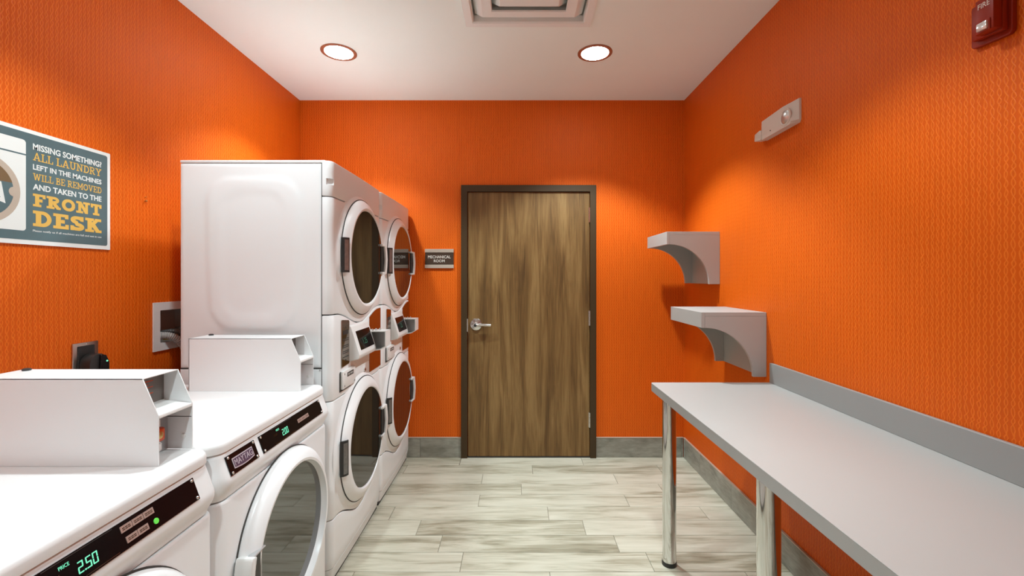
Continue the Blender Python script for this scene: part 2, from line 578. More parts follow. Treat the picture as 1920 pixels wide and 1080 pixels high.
# ------------------------------------------------------------------ room shell
def wall_with_hole(bm, axis, w0, w1, a0, a1, b0, b1, hole=None):
    """slab between w0..w1 on axis, spanning a (first other axis) and b (second)."""
    def put(aa0, aa1, bb0, bb1):
        if axis == 'x':
            bx(bm, w0, w1, aa0, aa1, bb0, bb1)
        elif axis == 'y':
            bx(bm, aa0, aa1, w0, w1, bb0, bb1)
        else:
            bx(bm, aa0, aa1, bb0, bb1, w0, w1)
    if not hole:
        put(a0, a1, b0, b1)
        return
    h0, h1, k0, k1 = hole
    put(a0, h0, b0, b1)
    put(h1, a1, b0, b1)
    put(h0, h1, b0, k0)
    put(h0, h1, k1, b1)


T = 0.12
# laundry hook-up recess in the left wall
HB = (2.085, 2.300, 1.075, 1.228)   # y0,y1,z0,z1
bm = NB(); wall_with_hole(bm, 'x', XL - T, XL, YF, YB, 0, ZC, HB); obj('wall_left', bm, M['wall'], kind='structure', smooth=False)
bm = NB(); bx(bm, XR, XR + T, YF, YB, 0, ZC); obj('wall_right', bm, M['wall'], kind='structure', smooth=False)
bm = NB(); bx(bm, XL - T, XR + T, YB, YB + T, 0, ZC); obj('wall_back', bm, M['wall'], kind='structure', smooth=False)
bm = NB(); bx(bm, XL - T, XR + T, YF - T, YF, 0, ZC); obj('wall_front', bm, M['front_wall'], kind='structure', smooth=False)
VX0, VX1, VY0, VY1 = -0.270, 0.404, 1.748, 2.424
bm = NB(); wall_with_hole(bm, 'z', ZC, ZC + 0.06, XL - T, XR + T, YF - T, YB + T, (VX0 + .035, VX1 - .035, VY0 + .035, VY1 - .035))
obj('ceiling', bm, M['ceiling'], kind='structure', smooth=False)

bm = NB(); bx(bm, XL - T, XR + T, YF - T, YB + T, -0.06, -0.0025)
floor = obj('floor', bm, M['grout'], kind='structure', smooth=False)
PITCH = 0.1494
joints = [0.50, 0.12, -0.23, 0.037, -0.227, 0.19, -0.537, -0.392, -0.263, 0.159]
tile_cache = {}


def tile_mesh(w, h, t=0.012):
    k = (round(w, 3), round(h, 3))
    if k not in tile_cache:
        b = NB()
        bx(b, 0, w, 0, h, -t, 0, 0.0012, 1)
        me = bpy.data.meshes.new('floor_tile')
        b.to_mesh(me); b.free()
        me.materials.append(M['tile'])
        tile_cache[k] = me
    return tile_cache[k]


row = 0
y1 = YB
rng = random.Random(3)
while y1 > YF + 0.01:
    y0 = max(YF, 3.298 - PITCH * row)
    jt = joints[row] if row < len(joints) else rng.uniform(-0.45, 0.45)
    x = jt - 0.915 * 4
    while x < XR:
        a, b = max(x, XL), min(x + 0.915, XR)
        if row == 0 and a < -0.418 < b:
            segs = [(a, -0.418), (-0.418, b)]
        else:
            segs = [(a, b)]
        for a_, b_ in segs:
            if b_ - a_ > 0.02:
                o = bpy.data.objects.new('floor_tile', tile_mesh(b_ - a_ - 0.003, y1 - y0 - 0.003))
                COL.objects.link(o)
                o.parent = floor
                o.location = (a_ + 0.0015, y0 + 0.0015, 0)
        x += 0.915
    y1 = y0
    row += 1

# baseboards of plank tile, every tile its own piece, thin pale edge strip on top
BH = 0.150
DOOR = (-0.418, 0.615, 2.087)


def baseboard(name, along, const, cuts):
    bm = NB()
    a0, a1 = cuts[0][0], cuts[-1][-1]
    for seg in cuts:
        p, q = seg[0], seg[-1]
        if along == 'x':
            bx(bm, p, q, const - 0.012, const, BH, BH + 0.005)
        else:
            s = 1 if const < 0 else -1
            bx(bm, min(const, const + s * 0.012), max(const, const + s * 0.012), p, q, BH, BH + 0.005)
    root = obj(name, bm, M['poster_taupe'], kind='structure', smooth=False)
    for seg in cuts:
        for p, q in zip(seg, seg[1:]):
            b = NB()
            if along == 'x':
                bx(b, 0, q - p - 0.002, -0.010, 0, 0.001, BH, 0.0008, 1)
                obj('baseboard_tile', b, M['base_tile'], root, (p + .001, const, 0), smooth=False)
            else:
                s = 1 if const < 0 else -1
                bx(b, min(0, s * 0.010), max(0, s * 0.010), 0, q - p - 0.002, 0.001, BH, 0.0008, 1)
                obj('baseboard_tile', b, M['base_tile'], root, (const, p + .001, 0), smooth=False)
    return root


baseboard('baseboard_back', 'x', YB, [[XL + .013, -1.19, -0.733, DOOR[0]], [DOOR[1], 1.27, XR - 0.012]])
ry = [YB - .012]
v = 3.128
while v > YF:
    ry.append(v); v -= 0.4535
ry.append(YF)
baseboard('baseboard_right', 'y', XR, [sorted(ry)])
baseboard('baseboard_left', 'y', XL, [sorted(ry)])

# ------------------------------------------------------------------ door
dx0, dx1, dz1 = -0.366, 0.566, 2.034
bm = NB(); bx(bm, dx0, dx1, YB - 0.012, YB + 0.03, 0.010, dz1, 0.002, 1)
door = obj('door_1', bm, M['wood'], kind='structure')
bm = NB()
fr = 0.05
prism(bm, [(DOOR[0], 0), (DOOR[0], DOOR[2]), (DOOR[1], DOOR[2]), (DOOR[1], 0), (DOOR[1] - fr + .003, 0), (DOOR[1] - fr + .003, DOOR[2] - fr),
           (DOOR[0] + fr - .002, DOOR[2] - fr), (DOOR[0] + fr - .002, 0)], 'y', YB - 0.028, YB + 0.01, 0.002, 1)
obj('door_frame', bm, M['frame_brown'], door, label='dark brown painted metal door frame')
bm = NB(); bx(bm, dx0 - .004, dx1 + .004, YB - 0.014, YB + 0.02, 0.0, 0.008); obj('threshold', bm, M['seam'], door)
lz, lx = 1.021, -0.303
bm = NB(); lathe(bm, [(0, 0), (0.046, 0), (0.047, -0.006), (0.043, -0.013), (0.030, -0.016), (0.020, -0.018), (0.018, -0.045), (0.0, -0.046)], (lx, YB - 0.012, lz), 'y', 40, False)
h = obj('door_handle', bm, M['chrome_satin'], door)
bm = NB()
tube(bm, bez((lx - .004, YB - .052, lz), (lx + .03, YB - .058, lz + .002), (lx + .07, YB - .056, lz), (lx + .112, YB - .048, lz - .003), 16), 0.0105, 14)
obj('lever', bm, M['chrome_satin'], h)
bm = NB(); lathe(bm, [(0, -.046), (0.010, -.046), (0.010, -.064), (0, -.064)], (lx - .003, YB - .012, lz - .002), 'y', 20, False); obj('key_cylinder', bm, M['black_matte'], h)
for hz in (1.860, 1.069, 0.290):
    bm = NB()
    for k in range(3):
        z0 = hz - 0.057 + k * 0.038
        lathe(bm, [(0, 0), (0.0065, 0), (0.0065, 0.036), (0, 0.036)], (dx1 + .001, YB - 0.020, z0 + .001), 'z', 14, False)
    bx(bm, dx1 - .008, dx1 + .004, YB - .014, YB - .011, hz - .057, hz + .057)
    obj('hinge', bm, M['chrome_satin'], door)
bm = NB(); bx(bm, dx0 - .006, dx0 + .001, YB - .0285, YB - .010, lz - .055, lz + .045); obj('strike_plate', bm, M['chrome_satin'], door)


# ------------------------------------------------------------------ lights
def downlight(x, y, label, power=1.0):
    R = 0.104
    t = thing('downlight', label, 'ceiling light', (x, y, ZC), 'recessed round ceiling downlights')
    bm = NB()
    lathe(bm, [(R - 0.022, 0.0), (R, 0.0), (R, -0.003), (R - 0.002, -0.0045), (R - 0.020, -0.0045), (R - 0.023, -0.001)], (0, 0, 0), 'z', 64, False)
    obj('trim_ring', bm, M['bronze'], t)
    bm = NB()
    lathe(bm, [(0, -0.0055), (R - 0.023, -0.0050), (R - 0.023, -0.0005), (0, -0.0005)], (0, 0, 0), 'z', 48, False)
    obj('lens', bm, M['lens'], t)
    ld = bpy.data.lights.new('lamp', 'SPOT')
    ld.energy = SPOT_WATTS * power
    ld.color = LAMP_COLOR
    ld.spot_size = math.radians(107)
    ld.spot_blend = 0.42
    ld.shadow_soft_size = 0.045
    lo = bpy.data.objects.new('lamp', ld)
    COL.objects.link(lo)
    lo.parent = t
    lo.location = (0, 0, -0.012)
    return t


downlight(-1.07, 2.71, 'round lit downlight in the ceiling left of the air vent, above the stacked dryers', 0.86)
downlight(0.481, 2.72, 'round lit downlight in the ceiling right of the air vent, in front of the door', 1.32)
downlight(-0.92, 1.42, 'round lit downlight above the two single washers', 0.70)
downlight(0.481, 1.45, 'round lit downlight above the front edge of the folding counter', 0.66)
downlight(-0.45, -0.05, 'added unseen downlight over the camera, brightening the faces turned to it', 0.82)  # added lamp out of view, lifts surfaces that face the camera

# ------------------------------------------------------------------ ceiling vent
t = thing('air_vent', 'white square ceiling air diffuser with nested sloping louvres between the two downlights', 'vent',
          ((VX0 + VX1) / 2, (VY0 + VY1) / 2, ZC))
hx, hy = (VX1 - VX0) / 2, (VY1 - VY0) / 2


def sq_ring(bm, prof, hx, hy):
    """prof: list of (inset, z); square ring swept, closed section."""
    rings = []
    for ins, z in prof:
        rings.append([bm.verts.new((sx * (hx - ins), sy * (hy - ins), z)) for sx, sy in ((-1, -1), (1, -1), (1, 1), (-1, 1))])
    n = len(rings)
    for i in range(n):
        a, b = rings[i], rings[(i + 1) % n]
        for k in range(4):
            bm.faces.new((a[k], a[(k + 1) % 4], b[(k + 1) % 4], b[k]))


bm = NB(); sq_ring(bm, [(0, 0), (0.003, -0.010), (0.040, -0.012), (0.046, -0.004), (0.046, 0.03), (0.038, 0.03), (0.038, -0.0005)], hx, hy)
obj('vent_frame', bm, M['vent'], t, smooth=False)
for ins, wd in ((0.100, .046), (0.192, .066)):
    bm = NB(); sq_ring(bm, [(ins - .046, .034), (ins - .003, -0.011), (ins, -.013), (ins + wd, -0.013), (ins + wd + .004, -.006), (ins + wd, -.009), (ins + .002, -.009), (ins - .042, .036)], hx, hy)
    obj('louvre', bm, M['vent'], t, smooth=False)
bm = NB(); bx(bm, -hx + .259, hx - .259, -hy + .259, hy - .259, -0.015, -0.008, 0.003, 2); obj('centre_plate', bm, M['vent'], t)
bm = NB(); sq_ring(bm, [(0.036, 0.0), (0.036, 0.066), (0.030, 0.066), (0.030, 0.061), (.034, .0605), (.034, .001)], hx, hy)
bx(bm, -hx + .03, hx - .03, -hy + .03, hy - .03, 0.066, 0.076)
obj('duct_box', bm, M['duct'], t, smooth=False)

# ------------------------------------------------------------------ stacked washer-dryers
SW, SD = 0.712, 0.668      # width (along the room), depth of cabinet behind front plane
R_C = 0.032


def plan(W=SW, r=R_C, bow=0.004, x_start=-0.042, nf=36):
    pts = [(x_start, 0.0)]
    for i in range(9):
        a = PI / 2 * i / 8
        pts.append((-r + r * math.sin(a), r - r * math.cos(a)))
    for i in range(1, nf):
        y = r + (W - 2 * r) * i / nf
        tt = (y - W / 2) / (W / 2 - r)
        pts.append((bow * (1 - tt * tt), y))
    for i in range(8, -1, -1):
        a = PI / 2 * i / 8
        pts.append((-r + r * math.sin(a), W - r + r * math.cos(a)))
    pts.append((x_start, W))
    out = []
    for i, p in enumerate(pts):
        a = Vector(pts[max(i - 1, 0)]); b = Vector(pts[min(i + 1, len(pts) - 1)])
        d = (b - a).normalized()
        out.append((Vector(p), Vector((d.y, -d.x))))
    return out


def panel_shell(bm, zb, zt, thick=0.028, e=0.0045, W=SW, path=None, prof=None):
    P = path or plan(W)
    cols = []
    for p, n in P:
        b, tt = (zb(p.y) if callable(zb) else zb), (zt(p.y) if callable(zt) else zt)
        sec = [(thick, b), (e, b), (e * .3, b + e * .3), (0, b + e)]
        for k in range(1, 4):
            sec.append((0, b + e + (tt - b - 2 * e) * k / 4))
        sec += [(0, tt - e), (e * .3, tt - e * .3), (e, tt), (thick, tt)]
        col = []
        for ins, z in sec:
            q = p - n * ins
            q = Vector((q.x, min(max(q.y, 0.0005 if ins else 0), W - (0.0005 if ins else 0)), 0))
            col.append(bm.verts.new((q.x, q.y, z)))
        cols.append(col)
    m_ = len(cols[0])
    for a, b in zip(cols, cols[1:]):
        for k in range(m_):
            bm.faces.new((a[k], b[k], b[(k + 1) % m_], a[(k + 1) % m_]))
    bm.faces.new(cols[0])
    bm.faces.new(cols[-1][::-1])
    bmesh.ops.remove_doubles(bm, verts=bm.verts, dist=1e-6)


def smile(ze, zm, W=SW):
    def f(y):
        tt = (y - W / 2) / (W / 2 - 0.045)
        if abs(tt) >= 1:
            return ze
        return zm + (ze - zm) * (1 - math.cos(PI * tt)) / 2
    return f


def side_emboss(bm, y, sgn, x0, x1, z0, z1):
    """pressed-metal side sheet with a large rounded relief; sgn = outward y direction."""
    nx, nz = 72, 100
    cx, hxw = -0.345, 0.205
    zc, hz = 1.485, 0.335
    grid = []
    for j in range(nz + 1):
        r = []
        for i in range(nx + 1):
            x = x0 + (x1 - x0) * i / nx
            z = z0 + (z1 - z0) * j / nz
            def sdf(kx, kz, rad):
                tap = 1.0 - 0.10 * max(0.0, (zc - z) / hz)
                ax, az = abs(x - cx) / tap - kx + rad, abs(z - zc) - kz + rad
                return min(max(ax, az), 0) + math.hypot(max(ax, 0), max(az, 0)) - rad
            def sm(d, w):
                u = min(max(0.5 - d / w, 0), 1)
                return u * u * (3 - 2 * u)
            h = 0.0042 * sm(sdf(hxw, hz, 0.11), 0.035) - 0.0028 * sm(sdf(hxw - .07, hz - .06, 0.09), 0.05)
            edge = min(x - x0, x1 - x, z - z0, z1 - z)
            h -= 0.003 * (1 - min(edge / 0.006, 1))
            r.append(bm.verts.new((x, y + sgn * h, z)))
        grid.append(r)
    for j in range(nz):
        for i in range(nx):
            bm.faces.new((grid[j][i], grid[j][i + 1], grid[j + 1][i + 1], grid[j + 1][i]))
    # return edges into the cabinet
    edge = grid[0][:] + [g[-1] for g in grid[1:]] + grid[-1][-2::-1] + [g[0] for g in grid[-2:0:-1]]
    back = [bm.verts.new((v.co.x, y - sgn * 0.004, v.co.z)) for v in edge]
    n = len(edge)
    for i in range(n):
        bm.faces.new((edge[i], edge[(i + 1) % n], back[(i + 1) % n], back[i]))


def round_door(parent, yc, zc, Rg, Ro, glass_mat, white, x_gl=0.040, tilt=0.0, xb=0.0):
    k = Ro
    bm = NB()
    prof = [(Rg - .004, xb), (k, xb), (k + .001, max(0.010, xb + .004)), (k - .004, max(.022, xb + .010)), (k - .016, 0.034), (k - .032, 0.043), (Rg + .012, 0.047),
            (Rg + .003, 0.046), (Rg - .001, x_gl + .001), (Rg - .004, x_gl - .004)]
    lathe(bm, prof, (0, yc, zc), 'x', 96, False)
    # dark ring painted in for the shadow gap round the door
    d = obj('door', bm, white, parent)
    bm = NB(); lathe(bm, [(k + .005, xb), (k + .005, xb + 0.003), (k - .01, xb + 0.003)], (0, yc, zc), 'x', 96, False)
    obj('door_gap_shade', bm, M['seam'], d)
    if xb:
        bm = NB(); lathe(bm, [(k + .034, -.001), (k + .022, .003), (k + .012, .010), (k + .006, xb - .001), (k + .001, xb), (k - .02, xb)], (0, yc, zc), 'x', 96, False)
        obj('door_surround', bm, white, parent)
    bm = NB(); lathe(bm, [(0, x_gl), (Rg - .001, x_gl), (Rg - .001, x_gl - .006), (0, x_gl - .006)], (0, yc, zc), 'x', 96, False)
    for v in bm.verts:      # the pane sits a touch out of true
        v.co.x += math.tan(tilt) * (v.co.y - yc)
    obj('door_glass', bm, glass_mat, d, smooth=True, label='dark round door glass')
    return d


def stack_door_fittings(d, yc, zc, Ro, Rg):
    # hinge plate let into the near rim
    y0 = yc - Ro
    bm = NB()
    prism(bm, [(.018, y0 + .004), (.028, y0 + .010), (.038, y0 + .020), (.042, y0 + .028), (.0465, y0 + .025), (.042, y0 + .011), (.032, y0 + .001), (.018, y0 - .004)], 'z', zc - .080, zc + .080)
    obj('hinge_recess', bm, M['black_matte'], d)
    bm = NB()
    prism(bm, [(.028, y0 + .004), (.036, y0 + .010), (.040, y0 + .018), (.0455, y0 + .018), (.042, y0 + .010), (.033, y0 + .001)], 'z', zc - .070, zc + .070)
    obj('hinge', bm, M['hinge_metal'], d)
    # pull handle at the far rim: white bracket round a dark slot
    y0, y1 = yc + Rg - 0.030, yc + Rg + 0.040
    bm = NB(); bx(bm, 0.036, 0.050, y0, y1 - .012, zc - .072, zc + .072)
    obj('handle_slot', bm, M['black_matte'], d)
    bm = NB()
    pts = [(0.036, zc - .086), (0.060, zc - .084), (0.064, zc - .04), (0.066, zc), (0.064, zc + .04), (0.060, zc + .084), (0.036, zc + .086),
           (0.036, zc + .074), (0.050, zc + .072), (0.055, zc), (0.050, zc - .072), (0.036, zc - .074)]
    prism(bm, pts, 'y', y1 - .030, y1, 0.0015, 1)
    for s in (-1, 1):
        bx(bm, 0.038, 0.058, y0 - .004, y1 - .01, zc + s * .079 - .006, zc + s * .079 + .006, 0.002, 1)
    obj('handle', bm, M['white_plastic'], d)


def make_stack(loc, label):
    t = thing('stacked_washer_dryer', label, 'washer dryer', loc, 'coin-operated stacked washer dryers')
    W = SW
    bm = NB(); bx(bm, -SD, -0.043, 0.004, W - .004, 0.035, 1.884); obj('cabinet', bm, M['white'], t, smooth=False)
    bm = NB(); bx(bm, -SD - .002, -0.030, 0.0, W, 1.887, 1.9, 0.004, 2)
    obj('top_cap', bm, M['white'], t)
    bm = NB(); bx(bm, -.0455, -.0418, 0.0004, W - .0004, 0.09, 1.885); bx(bm, -SD + .001, -.045, 0.0012, W - .0012, .974, .983)
    obj('seam_shade', bm, M['seam'], t, smooth=False)  # dark strips standing in for shade inside the open panel joints
    for y, s in ((0.004, -1), (W - .004, 1)):
        bm = NB(); side_emboss(bm, y + s * .003, s, -SD, -0.0445, 0.981, 1.885)
        obj('side_panel', bm, M['white'], t)
        bm = NB(); bx(bm, -SD, -0.0445, min(y, y + s * .0035), max(y, y + s * .0035), 0.036, 0.976, 0.0008, 1)
        obj('side_panel', bm, M['white'], t)
        bm = NB(); lathe(bm, [(0, 0), (0.004, 0), (0.003, s * .002), (0, s * .0025)], (-.052, y + s * .0035, 0.972), 'y', 12, False)
        obj('screw', bm, M['grey_metal'], t)
    # front panels from top to bottom
    up = smile(1.217, 1.152); lo = smile(0.304, 0.205)
    bm = NB(); panel_shell(bm, 1.742, 1.8985)
    fas = obj('top_fascia', bm, M['white'], t)
    bpy.context.view_layer.update()
    for yy, s in ((0.0, 1), (W, -1)):
        c = NB()
        prism(c, [(-.026, yy - s * .02), (-.024, yy + s * .014), (.006, yy + s * .030), (.03, yy - s * .02)], 'z', 1.792, 1.820)
        boolean_cut(fas, c)
    bm = NB(); panel_shell(bm, up, 1.738); obj('dryer_front_panel', bm, M['white'], t)
    bm = NB(); panel_shell(bm, 0.832, lambda y: up(y) - .005); obj('control_panel', bm, M['white'], t)
    bm = NB(); panel_shell(bm, lo, 0.828); obj('washer_front_panel', bm, M['white'], t)
    bm = NB(); panel_shell(bm, 0.085, lambda y: lo(y) - .005); obj('base_panel', bm, M['white'], t)
    bm = NB()
    path = plan()
    P = [(Vector((p.x, p.y)), n) for p, n in path]
    cols = []
    for p, n in P:
        col = []
        for ins, z in ((0.0295, .022), (0.014, .022), (0.001, .084), (0.0295, .084)):
            q = p - n * ins
            col.append(bm.verts.new((q.x, min(max(q.y, .001), W - .001), z)))
        cols.append(col)
    for a, b in zip(cols, cols[1:]):
        for k in range(4):
            bm.faces.new((a[k], b[k], b[(k + 1) % 4], a[(k + 1) % 4]))
    bm.faces.new(cols[0]); bm.faces.new(cols[-1][::-1])
    obj('base_skirt', bm, M['white'], t)
    bm = NB(); bx(bm, -SD + .02, -0.019, 0.010, W - .010, 0.003, 0.021); obj('underside_shade', bm, M['seam'], t)  # dark block that paints in the shade beneath the base skirt
    for fx in (-SD + .06, -0.075):
        for fy in (0.05, W - .05):
            bm = NB(); lathe(bm, [(0, 0), (0.022, 0), (0.022, .008), (0.012, .012), (0, .012)], (fx, fy, 0), 'z', 16, False)
            obj('foot', bm, M['rubber'], t)
    # doors
    yc = W / 2
    d = round_door(t, yc, 1.485, 0.240, 0.292, M['glass'], M['white'], 0.038, math.radians(1.9), 0.016)
    stack_door_fittings(d, yc, 1.485, 0.292, 0.240)
    d = round_door(t, yc, 0.558, 0.248, 0.305, M['glass'], M['white'], 0.038, math.radians(1.9), 0.016)
    stack_door_fittings(d, yc, 0.558, 0.305, 0.248)
    # instruction sheets
    bm = NB(); prism(bm, [(.100, .968), (.104, .962), (.190, .966), (.196, .972), (.196, 1.168), (.188, 1.176), (.106, 1.184), (.100, 1.178)], 'x', 0.0, 0.0062, 0.001, 1)
    lab = obj('instruction_sheet', bm, M['steel_sheet'], t, label='narrow steel instruction sheet with dark print')
    bm = NB()
    rr = random.Random(5)
    bx(bm, .0061, .0066, .116, .180, 1.112, 1.132)
    prism(bm, [(.140, 1.139), (.156, 1.139), (.148, 1.151)], 'x', .0061, .0066)
    prism(bm, [(.140, .994), (.156, .994), (.148, .984)], 'x', .0061, .0066)
    for z in (1.092, 1.084, 1.060, 1.052, 1.033, 1.025, 1.006):
        y = .112
        while y < .180:
            w = rr.uniform(.006, .016)
            bx(bm, .0061, .0066, y, min(y + w, .184), z - .0022, z + .0022)
            y += w + .003
    obj('print', bm, M['ink'], lab)
    top = []
    for k in range(9):
        y = .698 - k * (.698 - .495) / 8
        top.append((y, up(y) - .016))
    bm = NB(); prism(bm, [(.495, .858), (.698, .858)] + top, 'x', 0.0, 0.0055, 0.0008, 1)
    obj('instruction_sheet', bm, M['steel_sheet'], t, label='wide bare steel sheet beside the coin chute')
    # display housing
    bm = NB(); prism(bm, [(-.001, 1.152), (.010, 1.140), (.053, 1.002), (.047, .982), (-.001, .972)], 'y', .205, .462, 0.004, 2)
    hs = obj('display_housing', bm, M['white_plastic'], t)
    def on_slope(a, off):   # a: 0 top .. 1 bottom
        p = Vector((.0095, 0, 1.140)).lerp(Vector((.053, 0, 1.002)), a)
        n = Vector((1.138, 0, .043 * 1.0)); n = Vector((.138, 0, .0435)).normalized()
        return p + n * off
    A, B = on_slope(.19, .0), on_slope(.86, .0)
    A2, B2 = on_slope(.19, .0018), on_slope(.86, .0018)
    bm = NB(); prism(bm, [(A.x, A.z), (A2.x, A2.z), (B2.x, B2.z), (B.x, B.z)], 'y', .242, .444)
    obj('display', bm, M['black_gloss'], hs)
    bm = NB()
    O = on_slope(.70, .0019); V = (A - B).normalized()
    text_into(bm, '1.25', .055, .030, (O.x, .300, O.z), (0, 1, 0), V, .0003)
    obj('price_digits', bm, M['green_dim'], hs)
    # coin chute: open box facing along the room
    y0, y1, x1, z0, z1 = .455, .548, .106, .988, 1.090
    bm = NB()
    bx(bm, -.001, x1, y0, y1, z1 - .005, z1, 0.001, 1)
    prism(bm, [(-.001, z0 - .012), (x1 - .030, z0), (x1, z0 + .018), (x1, z0 + .023), (x1 - .031, z0 + .005), (-.001, z0 - .006)], 'y', y0, y1, 0)
    prism(bm, [(x1 - .005, z0 + .018), (x1, z0 + .018), (x1, z1), (x1 - .005, z1)], 'y', y0, y1, 0)
    obj('coin_chute', bm, M['white_plastic'], t)
    bm = NB(); prism(bm, [(0, z0 - .008), (x1 - .031, z0 + .004), (x1 - .004, z0 + .022), (x1 - .004, z1 - .004), (0, z1 - .004)], 'y', y1 - .03, y1 - .002)
    obj('chute_back', bm, M['grey_metal'], t)
    for q in (.47, .492, .515):
        bm = NB()
        lathe(bm, [(0, 0), (.006, 0), (.006, .008), (.003, .011), (0, .011)], (.03 + (q - .47) * .6, q, z1), 'z', 12, False)
        obj('chute_rivet', bm, M['chrome_satin'], t)
    # coin box door and lock
    bm = NB(); prism(bm, [(.083, .852), (.248, .852), (.252, .856), (.252, .936), (.246, .944), (.090, .944), (.083, .938)], 'x', 0.0, 0.004)
    obj('coin_door_shadow', bm, M['seam'], t)  # dark sheet painted as the shadow the coin door throws left and down
    bm = NB(); bx(bm, .002, .016, .092, .250, .862, .946, .004, 2); cd = obj('coin_door', bm, M['white_plastic'], t)
    bm = NB(); bx(bm, .0155, .0168, .142, .222, .912, .932); obj('slot', bm, M['ink'], cd)
    bm = NB(); text_into(bm, '30 MIN', .064, .010, (.0168, .150, .917), (0, 1, 0), (0, 0, 1), .0003); obj('slot_print', bm, M['poster_white'], cd)
    for yy, zz in ((.108, .932), (.108, .876), (.236, .876)):
        bm = NB()
        lathe(bm, [(0, .0155), (.005, .0155), (.004, .018), (0, .018)], (0, yy, zz), 'x', 12, False)
        obj('screw', bm, M['grey_metal'], cd)
    bm = NB(); bx(bm, 0.0, .0045, .262, .474, .915, .962, .001, 1); obj('lower_strip', bm, M['white_plastic'], t)
    bm = NB(); lathe(bm, [(0, 0.0), (.011, 0.0), (.011, .006), (.008, .008), (0, .008)], (0.003, .415, .890), 'x', 20, False)
    lk = obj('lock', bm, M['chrome_satin'], t)
    bm = NB(); bx(bm, .0105, .0115, .4135, .4165, .884, .896); obj('key_slot', bm, M['ink'], lk)
    return t


XS = -0.812
s1 = make_stack((XS, 1.976, 0), 'white stacked washer dryer nearest the camera, its tall blank side panel facing us')
s2 = copy_tree(s1)
s2.location = (XS, 1.976 + 0.724, 0)
s2['label'] = 'white stacked washer dryer farther back, next to the mechanical room sign'

# ------------------------------------------------------------------ single washers with coin meters
WW = 0.712


def seg7(bm, txt, O, U, V, h, gap=0.25):
    segs = {'0': 'abcdef', '2': 'abged', '5': 'afgcd'}
    O, U, V = Vector(O), Vector(U), Vector(V)
    N = U.cross(V).normalized()
    w, tk = h * 0.5, h * 0.105
    x = 0.0
    sl = 0.12

    def quad(x0, y0, x1, y1):
        pts = [(x0, y0), (x1, y0), (x1, y1), (x0, y1)]
        lo = [bm.verts.new(O + U * (a + b * sl) + V * b) for a, b in pts]
        hi = [bm.verts.new(O + U * (a + b * sl) + V * b + N * .0004) for a, b in pts]
        bm.faces.new(hi)
        bm.faces.new(lo[::-1])
        for i in range(4):
            bm.faces.new((lo[i], lo[(i + 1) % 4], hi[(i + 1) % 4], hi[i]))
    for c in txt:
        if c == '.':
            quad(x - gap * w * .5, 0, x - gap * w * .5 + tk * 1.3, tk * 1.3)
            x += 0.22 * w
            continue
        g = tk * .25
        for s in segs[c]:
            if s == 'a': quad(x + g, h - tk, x + w - g, h)
            if s == 'd': quad(x + g, 0, x + w - g, tk)
            if s == 'g': quad(x + g, h / 2 - tk / 2, x + w - g, h / 2 + tk / 2)
            if s == 'f': quad(x, h / 2 + g, x + tk, h - g)
            if s == 'e': quad(x, g, x + tk, h / 2 - g)
            if s == 'b': quad(x + w - tk, h / 2 + g, x + w, h - g)
            if s == 'c': quad(x + w - tk, g, x + w, h / 2 - g)
        x += w * (1 + gap)


